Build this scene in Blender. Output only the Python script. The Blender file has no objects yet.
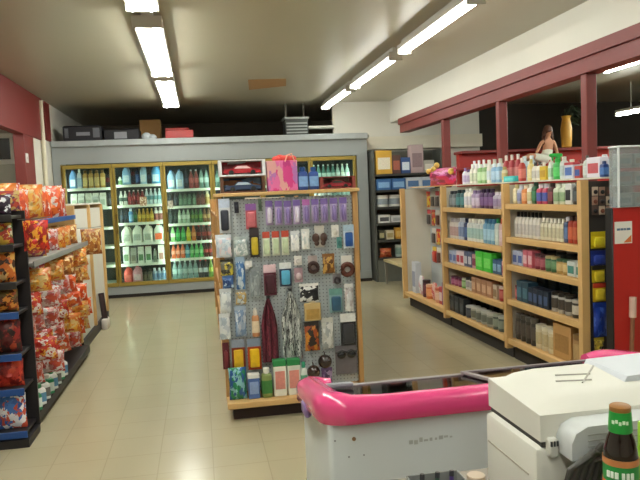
import bpy, bmesh, math, random
from mathutils import Vector, Matrix
PI = math.pi
rng = random.Random(7)
sc = bpy.context.scene
col = sc.collection

# ------------------------------------------------------------------ camera
F, YAW, PITCH, ROLL, EYE = 663.46, 0.17776, 0.07067, -0.04314, 1.5
_cy, _sy, _cp, _sp = math.cos(YAW), math.sin(YAW), math.cos(PITCH), math.sin(PITCH)
FW = Vector((_sy*_cp, _cy*_cp, -_sp))
_r = Vector((_cy, -_sy, 0)); _d = FW.cross(_r)
RT = (math.cos(ROLL)*_r - math.sin(ROLL)*_d).normalized()
DN = FW.cross(RT)
cam_d = bpy.data.cameras.new('camera'); cam_d.sensor_width = 36; cam_d.lens = F/640*36
cam_d.clip_start = 0.02; cam_d.clip_end = 100
cam = bpy.data.objects.new('camera', cam_d); col.objects.link(cam)
m = Matrix.Identity(4)
for i in range(3):
    m[i][0] = RT[i]; m[i][1] = -DN[i]; m[i][2] = -FW[i]
m[2][3] = EYE
cam.matrix_world = m
sc.camera = cam

def ray(px, py): return RT*(px-320) + DN*(py-240) + FW*F
def on_y(px, py, Y):
    d = ray(px, py); t = Y/d.y
    return Vector((d.x*t, Y, EYE+d.z*t))
def on_x(px, py, X):
    d = ray(px, py); t = X/d.x
    return Vector((X, d.y*t, EYE+d.z*t))
def on_z(px, py, Z):
    d = ray(px, py); t = (Z-EYE)/d.z
    return Vector((d.x*t, d.y*t, Z))

# ------------------------------------------------------------------ materials
def lin(h):
    h = h.lstrip('#')
    v = [int(h[i:i+2], 16)/255 for i in (0, 2, 4)]
    return tuple(c/12.92 if c <= .04045 else ((c+.055)/1.055)**2.4 for c in v) + (1,)
_M = {}
def mat(hexc, rough=.5, var=.12, scale=9., metal=0., bump=0., coat=0.):
    key = ('m', hexc, rough, var, scale, metal, bump, coat)
    if key in _M: return _M[key]
    M = bpy.data.materials.new('paint_' + hexc.lstrip('#')); M.use_nodes = True
    n, l = M.node_tree.nodes, M.node_tree.links
    b = n['Principled BSDF']; b.inputs['Roughness'].default_value = rough; b.inputs['Metallic'].default_value = metal
    if coat: b.inputs['Coat Weight'].default_value = coat; b.inputs['Coat Roughness'].default_value = .08
    c = lin(hexc)
    tc = n.new('ShaderNodeTexCoord'); nz = n.new('ShaderNodeTexNoise'); nz.inputs['Scale'].default_value = scale; nz.inputs['Detail'].default_value = 3
    l.new(tc.outputs['Object'], nz.inputs['Vector'])
    mx = n.new('ShaderNodeMix'); mx.data_type = 'RGBA'
    mx.inputs['A'].default_value = tuple(x*(1-var) for x in c[:3]) + (1,)
    mx.inputs['B'].default_value = tuple(min(1, x*(1+var)) for x in c[:3]) + (1,)
    l.new(nz.outputs['Fac'], mx.inputs['Factor']); l.new(mx.outputs['Result'], b.inputs['Base Color'])
    if bump:
        bp = n.new('ShaderNodeBump'); bp.inputs['Strength'].default_value = bump; bp.inputs['Distance'].default_value = .01
        l.new(nz.outputs['Fac'], bp.inputs['Height']); l.new(bp.outputs['Normal'], b.inputs['Normal'])
    _M[key] = M; return M
def plastic(h): return mat(h, .3, .06)
def metalm(h, r=.35): return mat(h, r, .08, metal=1.)
def emit(name, h, s):
    key = ('e', h, s)
    if key in _M: return _M[key]
    M = bpy.data.materials.new(name); M.use_nodes = True
    n, l = M.node_tree.nodes, M.node_tree.links
    n.remove(n['Principled BSDF']); e = n.new('ShaderNodeEmission'); e.inputs['Color'].default_value = lin(h); e.inputs['Strength'].default_value = s
    l.new(e.outputs[0], n['Material Output'].inputs[0]); _M[key] = M; return M
def glass_thin(tint='#ffffff', refl=1.45, alpha=1.0):
    key = ('g', tint, refl, alpha)
    if key in _M: return _M[key]
    M = bpy.data.materials.new('clear_pane'); M.use_nodes = True
    n, l = M.node_tree.nodes, M.node_tree.links; n.remove(n['Principled BSDF'])
    t = n.new('ShaderNodeBsdfTransparent'); t.inputs[0].default_value = lin(tint)
    g = n.new('ShaderNodeBsdfGlossy'); g.inputs['Roughness'].default_value = .03
    f = n.new('ShaderNodeFresnel'); f.inputs[0].default_value = refl
    x = n.new('ShaderNodeMixShader'); l.new(f.outputs[0], x.inputs[0]); l.new(t.outputs[0], x.inputs[1]); l.new(g.outputs[0], x.inputs[2])
    l.new(x.outputs[0], n['Material Output'].inputs[0]); _M[key] = M; return M
def printed(cols, scale=5., stretch=1., rough=.35, seed=0., vor=True):
    """printed packaging: patches of several inks, from voronoi cells and bands along the height"""
    key = ('p', tuple(cols), scale, stretch, rough, seed, vor)
    if key in _M: return _M[key]
    M = bpy.data.materials.new('print_' + cols[0].lstrip('#')); M.use_nodes = True
    n, l = M.node_tree.nodes, M.node_tree.links
    b = n['Principled BSDF']; b.inputs['Roughness'].default_value = rough
    tc = n.new('ShaderNodeTexCoord'); mp = n.new('ShaderNodeMapping'); mp.inputs['Location'].default_value = (seed, seed*1.7, seed*.6)
    mp.inputs['Scale'].default_value = (1, 1, stretch)
    l.new(tc.outputs['Generated'], mp.inputs['Vector'])
    if vor:
        nd = n.new('ShaderNodeTexNoise'); nd.inputs['Scale'].default_value = scale*1.1; nd.inputs['Detail'].default_value = 2; l.new(mp.outputs[0], nd.inputs['Vector'])
        ad = n.new('ShaderNodeMix'); ad.data_type = 'RGBA'; ad.inputs['Factor'].default_value = .22
        l.new(mp.outputs[0], ad.inputs['A']); l.new(nd.outputs['Color'], ad.inputs['B'])
        v = n.new('ShaderNodeTexVoronoi'); v.inputs['Scale'].default_value = scale; l.new(ad.outputs['Result'], v.inputs['Vector'])
        sp = n.new('ShaderNodeSeparateColor'); l.new(v.outputs['Color'], sp.inputs[0]); src = sp.outputs[0]
    else:
        nz = n.new('ShaderNodeTexNoise'); nz.inputs['Scale'].default_value = scale*.25; nz.inputs['Detail'].default_value = 2
        l.new(mp.outputs[0], nz.inputs['Vector'])
        sx = n.new('ShaderNodeSeparateXYZ'); l.new(tc.outputs['Generated'], sx.inputs[0])
        a = n.new('ShaderNodeMath'); a.operation = 'MULTIPLY_ADD'; a.inputs[1].default_value = .42; 
        l.new(nz.outputs['Fac'], a.inputs[0]); 
        a2 = n.new('ShaderNodeMath'); a2.operation = 'SUBTRACT'; a2.inputs[1].default_value = .21
        l.new(sx.outputs[2], a.inputs[2]); l.new(a.outputs[0], a2.inputs[0]); src = a2.outputs[0]
    r = n.new('ShaderNodeValToRGB'); r.color_ramp.interpolation = 'CONSTANT'
    e = r.color_ramp.elements; k = len(cols)
    e[0].position = 0; e[0].color = lin(cols[0]); e[1].position = 1/k; e[1].color = lin(cols[1])
    for i in range(2, k):
        x = e.new(i/k); x.color = lin(cols[i])
    l.new(src, r.inputs[0]); l.new(r.outputs[0], b.inputs['Base Color'])
    _M[key] = M; return M

# ------------------------------------------------------------------ mesh helpers
def box(bm, c, s, bev=0., rot=None, seg=1):
    r = bmesh.ops.create_cube(bm, size=1.0); vs = r['verts']
    bmesh.ops.scale(bm, vec=Vector(s), verts=vs)
    if bev > 0:
        es = list({e for v in vs for e in v.link_edges})
        rb = bmesh.ops.bevel(bm, geom=es, offset=min(bev, min(s)*.45), segments=seg, profile=.5, affect='EDGES')
        vs = list({v for f in rb['faces'] for v in f.verts} | {v for v in vs if v.is_valid})
    if rot is not None: bmesh.ops.rotate(bm, cent=(0, 0, 0), matrix=rot, verts=vs)
    bmesh.ops.translate(bm, vec=Vector(c), verts=vs)
    return vs
def bx(bm, x0, x1, y0, y1, z0, z1, bev=0., seg=1):
    return box(bm, ((x0+x1)/2, (y0+y1)/2, (z0+z1)/2), (abs(x1-x0), abs(y1-y0), abs(z1-z0)), bev, seg=seg)
def tube(bm, a, b, r, seg=10, r2=None):
    a, b = Vector(a), Vector(b); d = b-a
    q = Vector((0, 0, 1)).rotation_difference(d.normalized()).to_matrix().to_4x4()
    return bmesh.ops.create_cone(bm, cap_ends=True, segments=seg, radius1=r, radius2=r if r2 is None else r2, depth=d.length, matrix=Matrix.Translation((a+b)/2) @ q)['verts']
def lathe(bm, prof, seg=14, sx=1., sy=1., off=(0, 0, 0), square=0.):
    rings = []
    for r, z in prof:
        ring = []
        for i in range(seg):
            a = 2*PI*(i+.5)/seg; ca, sa = math.cos(a), math.sin(a)
            k = 1.
            if square:
                k = (abs(ca)**(2+square*6) + abs(sa)**(2+square*6))**(-1/(2+square*6))
            ring.append(bm.verts.new((off[0]+r*k*ca*sx, off[1]+r*k*sa*sy, off[2]+z)))
        rings.append(ring)
    for a, b in zip(rings, rings[1:]):
        for i in range(seg):
            bm.faces.new((a[i], a[(i+1) % seg], b[(i+1) % seg], b[i]))
    bm.faces.new(list(reversed(rings[0]))); bm.faces.new(rings[-1])
def ball(bm, c, r, sx=1, sy=1, sz=1, seg=14):
    vs = bmesh.ops.create_uvsphere(bm, u_segments=seg, v_segments=max(6, seg//2+2), radius=r)['verts']
    bmesh.ops.scale(bm, vec=(sx, sy, sz), verts=vs); bmesh.ops.translate(bm, vec=Vector(c), verts=vs)
def sweep(bm, pts, r, seg=8, closed=False):
    pts = [Vector(p) for p in pts]; n = len(pts); rings = []
    for i, p in enumerate(pts):
        t = (pts[(i+1) % n]-pts[i-1]) if closed else (pts[min(i+1, n-1)]-pts[max(i-1, 0)])
        t.normalize(); u = t.cross(Vector((0, 0, 1)))
        if u.length < 1e-3: u = t.cross(Vector((0, 1, 0)))
        u.normalize(); w = u.cross(t)
        rings.append([bm.verts.new(p+u*r*math.cos(2*PI*k/seg)+w*r*math.sin(2*PI*k/seg)) for k in range(seg)])
    for i in range(n if closed else n-1):
        a, b = rings[i], rings[(i+1) % n]
        for k in range(seg): bm.faces.new((a[k], a[(k+1) % seg], b[(k+1) % seg], b[k]))
    if not closed:
        bm.faces.new(rings[0]); bm.faces.new(list(reversed(rings[-1])))
def prism(bm, pts, y0, y1):
    """outline in x,z pulled from y0 to y1"""
    a = [bm.verts.new((x, y0, z)) for x, z in pts]; b = [bm.verts.new((x, y1, z)) for x, z in pts]
    bm.faces.new(a); bm.faces.new(list(reversed(b)))
    for i in range(len(pts)):
        j = (i+1) % len(pts); bm.faces.new((a[j], a[i], b[i], b[j]))
def mesh(name, fn, smooth=True):
    bm = bmesh.new(); fn(bm); bmesh.ops.recalc_face_normals(bm, faces=bm.faces)
    me = bpy.data.meshes.new(name); bm.to_mesh(me); bm.free()
    if smooth:
        me.polygons.foreach_set('use_smooth', [True]*len(me.polygons))
        try: me.set_sharp_from_angle(angle=math.radians(40))
        except Exception: pass
    return me
def obj(name, fn, m, parent=None, loc=None, smooth=True):
    me = fn if isinstance(fn, bpy.types.Mesh) else mesh(name, fn, smooth)
    if not len(me.materials): me.materials.append(m)
    o = bpy.data.objects.new(name, me); col.objects.link(o)
    if parent: o.parent = parent
    if loc is not None: o.location = loc
    return o
def tag(o, label, cat, group=None, kind=None):
    if label: o['label'] = label
    if cat: o['category'] = cat
    if group: o['group'] = group
    if kind: o['kind'] = kind
    return o
def thing(name, label, cat, loc=(0, 0, 0), rz=0., group=None):
    o = bpy.data.objects.new(name, None); o.empty_display_size = .05; col.objects.link(o)
    o.location = loc; o.rotation_euler = (0, 0, rz)
    return tag(o, label, cat, group)
def struct(name, fn, m, label=None):
    o = obj(name, fn, m, smooth=False); o['kind'] = 'structure'
    if label: o['label'] = label
    return o
def dup(root, loc, rz, label, group=None, scale=None):
    r = root.copy(); col.objects.link(r); r.location = loc; r.rotation_euler = (0, 0, rz)
    if scale is not None: r.scale = scale
    r['label'] = label
    if group: r['group'] = group
    for ch in list(root.children):
        c = ch.copy(); col.objects.link(c); c.parent = r
        for g in list(ch.children):
            d = g.copy(); col.objects.link(d); d.parent = c
    return r
ORD = ['first', 'second', 'third', 'fourth', 'fifth', 'sixth', 'seventh', 'eighth', 'ninth', 'tenth', 'eleventh', 'twelfth', 'thirteenth', 'fourteenth', 'fifteenth', 'sixteenth']

# ------------------------------------------------------------------ setting
WL, WR, CE, YB = -2.17, 3.34, 3.03, 14.0
def floor_mat():
    M = mat('#c3b896', .26, .05, 1.5); M = M.copy(); M.name = 'vinyl_tile'
    n, l = M.node_tree.nodes, M.node_tree.links; b = n['Principled BSDF']
    tc = n.new('ShaderNodeTexCoord'); br = n.new('ShaderNodeTexBrick'); br.offset = 0; br.inputs['Scale'].default_value = 1
    br.inputs['Brick Width'].default_value = .305; br.inputs['Row Height'].default_value = .305; br.inputs['Mortar Size'].default_value = .003
    br.inputs['Color1'].default_value = lin('#b6ac8f'); br.inputs['Color2'].default_value = lin('#b3a98b'); br.inputs['Mortar'].default_value = lin('#a79d80')
    l.new(tc.outputs['Object'], br.inputs['Vector'])
    sp = n.new('ShaderNodeTexNoise'); sp.inputs['Scale'].default_value = 2.2; sp.inputs['Detail'].default_value = 5; l.new(tc.outputs['Object'], sp.inputs['Vector'])
    rp = n.new('ShaderNodeMapRange'); rp.inputs[3].default_value = .95; rp.inputs[4].default_value = 1.03; l.new(sp.outputs['Fac'], rp.inputs[0])
    mm = n.new('ShaderNodeMix'); mm.data_type = 'RGBA'; mm.blend_type = 'MULTIPLY'; mm.inputs['Factor'].default_value = 1
    l.new(br.outputs['Color'], mm.inputs['A']); l.new(rp.outputs[0], mm.inputs['B']); l.new(mm.outputs['Result'], b.inputs['Base Color'])
    rr = n.new('ShaderNodeMapRange'); rr.inputs[3].default_value = .24; rr.inputs[4].default_value = .32; b.inputs['Roughness'].default_value = .2
    return M
struct('floor', lambda bm: bx(bm, -4.5, 9, -4, 14.2, -.1, 0), floor_mat())
struct('ceiling', lambda bm: bx(bm, -4.5, 9, -4, 14.2, CE, CE+.1), mat('#a8a38e', .34, .05, 1.2))
WHITE = mat('#d5d2c6', .6, .04, 2.)
RED = mat('#772a25', .5, .12, 3.)
REDWALL = mat('#b02a22', .5, .08, 3.)
DARK = mat('#241f1a', .8, .2, 2.)
DIM = mat('#5e5446', .8, .15, 2.)
# right side: header beam on posts, white wall above it, next room beyond
struct('wall_right', lambda bm: bx(bm, WR, WR+.12, -4, 11.2, 2.66, CE), WHITE, 'white wall strip above the red header beam')
def hdr(bm):
    bx(bm, WR-.05, WR+.16, -4, 10.6, 2.56, 2.66); bx(bm, WR-.02, WR+.14, -4, 10.6, 2.43, 2.56)
struct('beam_right', hdr, RED, 'red painted header beam along the opening')
for i, px in enumerate((441, 496, 581)):
    y = on_x(px, 130, WR).y
    def post(bm, y=y): bx(bm, WR, WR+.1, y-.09, y, 0, 2.43, .006)
    struct('pillar_right', post, RED, ['red post far along the opening', 'red post in the middle of the opening', 'red post near the red cabinet'][i])
struct('wall_back', lambda bm: bx(bm, on_y(333, 120, 11.2).x, 2.95, 11.2, 11.3, 2.46, CE), WHITE, 'white wall above the cooler')
struct('wall_back_side', lambda bm: bx(bm, 2.95, on_y(479, 120, 11.2).x, 11.2, 11.3, 0, CE), WHITE)
struct('trim_1', lambda bm: bx(bm, 2.82, on_y(479, 120, 11.2).x, 11.08, 11.2, 2.2, 2.42), mat('#ddd6c2', .6, .04), 'white board across the back wall')
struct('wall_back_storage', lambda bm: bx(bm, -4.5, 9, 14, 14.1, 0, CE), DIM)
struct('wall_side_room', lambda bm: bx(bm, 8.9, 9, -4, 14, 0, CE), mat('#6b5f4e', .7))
struct('wall_front', lambda bm: bx(bm, -4.5, 9, -4, -3.9, 0, CE), WHITE)
struct('partition', lambda bm: bx(bm, 3.8, 8.9, 9.3, 9.4, 0, 1.98), REDWALL, 'red half wall in the next room')
struct('partition_ledge', lambda bm: bx(bm, 3.8, 8.9, 9.18, 9.5, 1.98, 2.02, .005), mat('#7d2520', .5))
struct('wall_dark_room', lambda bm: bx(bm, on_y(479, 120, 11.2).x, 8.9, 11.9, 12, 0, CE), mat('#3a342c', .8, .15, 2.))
# left side
struct('wall_left', lambda bm: (bx(bm, WL-.12, WL, 9.62, 14, 0, CE)), WHITE, 'white wall beside the cooler')
def hdrl(bm): bx(bm, WL-.1, WL+.02, -4, 10.25, 2.42, CE-.01)
struct('beam_left', hdrl, RED, 'red header board along the side wall')
struct('trim_2', lambda bm: bx(bm, WL+.0, WL+.03, 10.35, 10.68, 2.45, CE-.02), RED)
struct('pillar_left', lambda bm: bx(bm, WL-.12, WL+.01, 9.1, 9.62, 0, 2.42, .005), RED, 'red post beside the window')
sw = on_x(27, 158, WL+.012)
tag(obj('switch_plate', lambda bm: (bx(bm, WL+.01, WL+.018, sw.y-.06, sw.y+.06, sw.z-.06, sw.z+.06, .003), bx(bm, WL+.018, WL+.026, sw.y-.01, sw.y+.01, sw.z-.02, sw.z+.02, .002)), mat('#dcdcd6', .4)), 'white switch plate on the red post beside the window', 'switch')
def pipe(bm): tube(bm, (WL+.035, 10.1, 0), (WL+.035, 10.1, CE-.05), .03, 12)
tag(obj('wall_pipe', pipe, mat('#d8d0b8', .5)), 'white pipe running up beside the red header', 'pipe')
struct('wall_alcove', lambda bm: bx(bm, -3.3, -3.2, -4, 14, 0, CE), mat('#b9b6a8', .6, .04))
AY = 10.4
struct('wall_alcove_end', lambda bm: bx(bm, -3.2, WL-.12, AY, AY+.1, 0, CE), mat('#b4b2a6', .6, .04), 'grey wall with a window in the side alcove')
wr0, wr1 = on_y(-14, 134, AY), on_y(17, 164, AY)
def wframe(bm):
    f_ = .07
    bx(bm, wr0.x, wr1.x, AY-.04, AY, wr0.z-f_, wr0.z, .004); bx(bm, wr0.x, wr1.x, AY-.04, AY, wr1.z, wr1.z+f_, .004)
    bx(bm, wr0.x, wr0.x+f_, AY-.04, AY, wr1.z+f_, wr0.z-f_, .004); bx(bm, wr1.x-f_, wr1.x, AY-.04, AY, wr1.z+f_, wr0.z-f_, .004)
    bx(bm, wr1.x-.02, wr1.x+.03, AY-.05, AY, wr1.z-.1, wr0.z, .004)
w = struct('window_1', wframe, mat('#d9d8d0', .4), 'white framed dark window')
obj('window_pane', lambda bm: bx(bm, wr0.x+.05, wr1.x-.05, AY-.012, AY-.002, wr1.z+.05, wr0.z-.05), mat('#2b2d30', .1, .05), w)
struct('baseboard_left', lambda bm: bx(bm, WL, WL+.02, 9.7, 10.7, 0, .1), DARK)

# ceiling fixtures
HOUS = mat('#c4c2b8', .4, .03)
TUBE = emit('fluorescent', '#fafcf4', 25.)
TUBE2 = emit('bright_fluorescent', '#f2faf2', 42.)
def fixture(y0, y1, x, z, label, ntub, wide, group):
    t = thing('ceiling_light', label, 'ceiling light', (x, (y0+y1)/2, z), 0, group)
    L = (y1-y0)/2
    def hs(bm):
        bx(bm, -wide/2, wide/2, -L, L, .03, .075, .008)
        if CE-z < .2: bx(bm, -wide*.2, wide*.2, -L, L, .07, CE-z-.002, .004)
        else:
            for q in (-.7, 0, .7): tube(bm, (0, q*L, .07), (0, q*L, CE-z-.002), .006, 6)
    obj('housing', hs, HOUS, t)
    for s in (-1, 1):
        obj('end_cap', lambda bm: bx(bm, -wide/2, wide/2, s*L-.012, s*L+.012, -.02, .075, .004), HOUS, t)
    for k in range(ntub):
        xx = 0 if ntub == 1 else (k-(ntub-1)/2)*wide*.55
        obj('tube', lambda bm: tube(bm, (xx, -L+.012, 0), (xx, L-.012, 0), .019 if ntub == 1 else .022, 10), TUBE2 if 'next room' in group else TUBE, t)
for y0, y1, lb in ((8.05, 10.35, 'twin tube ceiling light nearest the cooler doors'), (5.58, 7.78, 'large twin tube ceiling light over the front aisle'),
                   (2.85, 5.12, 'twin tube ceiling light cut off at top edge'), (.2, 2.5, 'twin tube ceiling light behind the viewer'), (-2.6, -.3, 'twin tube ceiling light by the front wall')):
    fixture(y0, y1, -.33, 2.9, lb, 2, .24, 'twin tube ceiling lights')
for y0, y1, lb in ((9.1, 10.95, 'single tube strip light by the back wall'), (6.97, 8.85, 'single tube strip light in the middle of its row'),
                   (4.86, 6.66, 'single tube strip light largest of its row'), (2.2, 4.1, 'single tube strip light overhead by the counter'), (-.6, 1.4, 'single tube strip light behind the counter')):
    fixture(y0, y1, 2.16, 2.9, lb, 1, .15, 'single tube strip lights')
a = on_z(606, 72, 2.9); b = on_z(618, 115, 2.55)
for y0, lb in ((1.0, 'added strip light second from the front in the next room far row'), (6.5, 'added strip light at the dark end of the next room'), (4.0, 'added strip light halfway along the next room far row')):  # extra out-of-view lamps, added to brighten the next room
    fixture(y0, y0+2.0, 7.4, 2.9, lb, 1, .1, 'next room lights')
for y0 in (1.0, 3.4):  # two further unseen lamps added so the next room is less dark
    fixture(y0, y0+2.0, 6.2, 2.9, ['added strip light over the next room counter', 'added strip light in the middle of the next room'][int(y0 > 2)], 1, .1, 'next room lights')
fixture(a.y-2.2, a.y, a.x, 2.9, 'strip light in the next room beside the red post', 1, .1, 'next room lights')
fixture(b.y-2.2, b.y, b.x, 2.55, 'strip light deeper in the next room', 1, .1, 'next room lights')
fixture(6.6, 8.8, -2.72, 2.7, 'added unseen strip light in the side alcove behind the red header', 1, .1, 'added alcove light')  # unseen lamp added only to light up the alcove
p = [on_z(*q, CE-.006) for q in ((248, 80), (286, 79), (286, 86), (249, 90))]
def patch(bm):
    a = [bm.verts.new(v) for v in p]; b = [bm.verts.new(v+Vector((0, 0, .005))) for v in p]
    bm.faces.new(a); bm.faces.new(b[::-1])
    for i in range(4): bm.faces.new((a[i], a[(i+1) % 4], b[(i+1) % 4], b[i]))
tag(obj('ceiling_patch', patch, mat('#9a7440', .8, .15)), 'brown cardboard patch fixed to the ceiling', 'ceiling patch')

# ------------------------------------------------------------------ product builders (local: base at 0, front towards -y)
_PC = {}
def cached(key, fn, m):
    if key not in _PC:
        me = mesh(key[0], fn); me.materials.append(m); _PC[key] = me
    return _PC[key]
def R3(*a): return tuple(round(x, 3) for x in a)
def P_bottle(root, w, d, h, body, cap, label, style='round'):
    r = w/2; sy = d/w; sq = .0 if style == 'round' else .55
    ch = min(h*.18, .045)
    hb = h-ch
    if style == 'soda':
        pr = [(r*.8, 0), (r, h*.04), (r, h*.2), (r*.9, h*.3), (r, h*.42), (r, h*.56), (r*.7, h*.72), (r*.36, h*.88), (r*.34, h*.94)]; hb = h*.93; ch = h*.07; cr = r*.4
        lz = (h*.32, h*.56)
    elif style == 'tall':
        pr = [(r*.9, 0), (r, h*.03), (r, hb*.75), (r*.75, hb*.9), (r*.4, hb*.97), (r*.36, hb)]; cr = r*.45; lz = (hb*.15, hb*.65)
    else:
        pr = [(r*.9, 0), (r, h*.03), (r, hb*.86), (r*.86, hb*.95), (r*.5, hb)]; cr = r*.58; lz = (hb*.18, hb*.72)
    k = R3(w, d, h) + (style,)
    obj('body', cached(('body',)+k+(body,), lambda bm: lathe(bm, pr, 12, 1, sy, square=sq), plastic(body)), None, root)
    obj('cap', cached(('cap',)+k+(cap,), lambda bm: lathe(bm, [(cr*.98, hb-.004), (cr, hb), (cr, h-.003), (cr*.85, h)], 12, 1, min(1, sy*1.2)), plastic(cap)), None, root)
    if label:
        g = .0012
        obj('label', cached(('label',)+k+(label,), lambda bm: lathe(bm, [(r*.9, lz[0]), (r+g, lz[0]), (r+g, lz[1]), (r*.9, lz[1])], 12, 1, sy, square=sq), mat(label, .5, .25, 40)), None, root)
def P_jar(root, w, d, h, body, cap, label, style='round'):
    r = w/2; k = R3(w, d, h)
    obj('body', cached(('body', 'jar')+k+(body,), lambda bm: lathe(bm, [(r*.92, 0), (r, .006), (r, h*.8), (r*.9, h*.84)], 14, 1, d/w), plastic(body)), None, root)
    obj('lid', cached(('lid',)+k+(cap,), lambda bm: lathe(bm, [(r*.95, h*.82), (r*1.0, h*.84), (r*1.0, h*.985), (r*.93, h)], 14, 1, d/w), plastic(cap)), None, root)
    if label:
        obj('label', cached(('label', 'jar')+k+(label,), lambda bm: lathe(bm, [(r*.9, h*.2), (r+.0012, h*.2), (r+.0012, h*.7), (r*.9, h*.7)], 14, 1, d/w), mat(label, .5, .25, 40)), None, root)
def P_box(root, w, d, h, body, cap, label, style=''):
    k = R3(w, d, h)
    obj('carton', cached(('carton',)+k+(body,), lambda bm: bx(bm, -w/2, w/2, -d/2, d/2, 0, h, .004), mat(body, .45, .08)), None, root)
    if cap:
        obj('flap', cached(('flap',)+k+(cap,), lambda bm: bx(bm, -w/2-.001, w/2+.001, -d/2-.001, d/2+.001, h*.82, h+.001, .004), mat(cap, .45, .08)), None, root)
    if label:
        obj('front_panel', cached(('front_panel',)+k+(label,), lambda bm: bx(bm, -w*.38, w*.38, -d/2-.0025, -d/2+.001, h*.2, h*.7, .001), mat(label, .45, .25, 50)), None, root)
def P_jug(root, w, d, h, body, cap, label, style=''):
    k = R3(w, d, h); r = w/2
    obj('body', cached(('body', 'jug')+k+(body,), lambda bm: lathe(bm, [(r*.9, 0), (r, h*.03), (r, h*.55), (r*.86, h*.72), (r*.4, h*.9), (r*.3, h*.95)], 16, 1, d/w, square=.5), plastic(body)), None, root)
    obj('cap', cached(('cap', 'jug')+k+(cap,), lambda bm: lathe(bm, [(r*.33, h*.93), (r*.33, h*.995), (r*.28, h)], 12), plastic(cap)), None, root)
    obj('handle', cached(('handle', 'jug')+k+(body,), lambda bm: sweep(bm, [(r*.3, -d*.1, h*.9), (r*.62, -d*.12, h*.9), (r*.92, -d*.12, h*.76), (r*.93, -d*.12, h*.56)], r*.11, 6), plastic(body)), None, root)
    if label:
        obj('label', cached(('label', 'jug')+k+(label,), lambda bm: bx(bm, -r*.7, r*.7, -d/2-.003, -d/2+.002, h*.15, h*.5, .001), mat(label, .5, .2, 40)), None, root)
def P_carton(root, w, d, h, body, cap, label, style=''):
    k = R3(w, d, h)
    def f(bm):
        a = w/2; b = d/2; z1 = h*.76; z2 = h*.94
        v = [bm.verts.new(q) for q in ((-a, -b, 0), (a, -b, 0), (a, b, 0), (-a, b, 0), (-a, -b, z1), (a, -b, z1), (a, b, z1), (-a, b, z1), (-a, -.004, z2), (a, -.004, z2), (a, .004, z2), (-a, .004, z2), (-a, -.004, h), (a, -.004, h), (a, .004, h), (-a, .004, h))]
        for q in ((3, 2, 1, 0), (0, 1, 5, 4), (1, 2, 6, 5), (2, 3, 7, 6), (3, 0, 4, 7), (4, 5, 9, 8), (6, 7, 11, 10), (5, 6, 10, 9), (7, 4, 8, 11), (8, 9, 13, 12), (10, 11, 15, 14), (9, 10, 14, 13), (11, 8, 12, 15), (12, 13, 14, 15)):
            bm.faces.new([v[i] for i in q])
    obj('carton', cached(('carton', 'gable')+k+(body,), f, mat(body, .45, .06)), None, root)
    obj('label', cached(('label', 'gable')+k+(label,), lambda bm: bx(bm, -w*.36, w*.36, -d/2-.002, -d/2+.001, h*.18, h*.55, .001), mat(label, .5, .2, 40)), None, root)
def P_spray(root, w, d, h, body, cap, label, style=''):
    P_bottle(root, w, d, h*.8, body, cap, label)
    k = R3(w, d, h)
    def f(bm):
        bx(bm, -w*.2, w*.2, -w*.75, w*.4, h*.86, h, .008); bx(bm, -w*.14, w*.14, -w*.15, w*.2, h*.78, h*.9, .004)
        box(bm, (0, -w*.5, h*.8), (w*.16, w*.14, h*.16), .004, Matrix.Rotation(.35, 3, 'X') if False else None)
    obj('trigger_head', cached(('trigger_head',)+k+(cap,), f, plastic(cap)), None, root)
def bagmesh(bm, w, h, t, sd=0):
    rr = random.Random(sd); nu, nv = 8, 10
    fr, bk = [], []
    for j in range(nv+1):
        v = j/nv; a = []; b = []
        for i in range(nu+1):
            u = -1+2*i/nu
            k = max(0, 1-abs(u)**3)*max(0, math.sin(PI*v))**.55
            crimp = .004*(1 if i % 2 else -1) if j in (0, nv) else 0
            n = rr.uniform(-.16, .16)*t*k
            wx = w/2*(1-.06*math.sin(PI*v))
            z = h*v
            a.append(bm.verts.new((u*wx, -t/2*k-.0015+crimp+n, z)))
            if j in (0, nv) or i in (0, nu): b.append(a[-1])
            else: b.append(bm.verts.new((u*wx, t/2*k+.0015+crimp-n, z)))
        fr.append(a); bk.append(b)
    for j in range(nv):
        for i in range(nu):
            bm.faces.new((fr[j][i], fr[j][i+1], fr[j+1][i+1], fr[j+1][i]))
            q = (bk[j][i+1], bk[j][i], bk[j+1][i], bk[j+1][i+1])
            try: bm.faces.new(q)
            except ValueError: pass
def bag(name, label, cat, loc, rz, w, h, t, prt, group=None, sd=0, tilt=0.):
    me = cached((name, 'bag')+R3(w, h, t)+(sd, prt.name), lambda bm: bagmesh(bm, w, h, t, sd), prt)
    o = obj(name, me, None); o.location = loc; o.rotation_euler = (tilt, 0, rz)
    return tag(o, label, cat, group)
def P_pouch(root, w, d, h, body, cap, label, style=''):
    sd = int(w*1000) % 5
    obj('pouch', cached(('pouch',)+R3(w, d, h)+(body, cap, label or ''), lambda bm: bagmesh(bm, w, h, d*.95, sd), printed([body, cap, label or body], 6, seed=sd)), None, root)
PB = dict(bottle=P_bottle, jar=P_jar, box=P_box, jug=P_jug, carton=P_carton, spray=P_spray, pouch=P_pouch)
NAMES = dict(bottle='bottle', soda='soda_bottle', tall='bottle', square='bottle', jar='jar', box='carton_box', jug='jug', carton='drink_carton', spray='spray_bottle', pouch='pouch')
def product(kind, w, d, h, cols, label, cat, loc, rz, group):
    t = thing(NAMES[kind], label, cat, loc, rz, group)
    body, cap, lab = cols
    if kind in ('soda', 'tall', 'square'): P_bottle(t, w, d, h, body, cap, lab, kind)
    else: PB[kind](t, w, d, h, body, cap, lab)
    return t
CATS = dict(bottle='bottle', soda='soda bottle', tall='bottle', square='bottle', jar='jar', box='box', jug='jug', carton='carton', spray='spray bottle', pouch='pouch')

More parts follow.
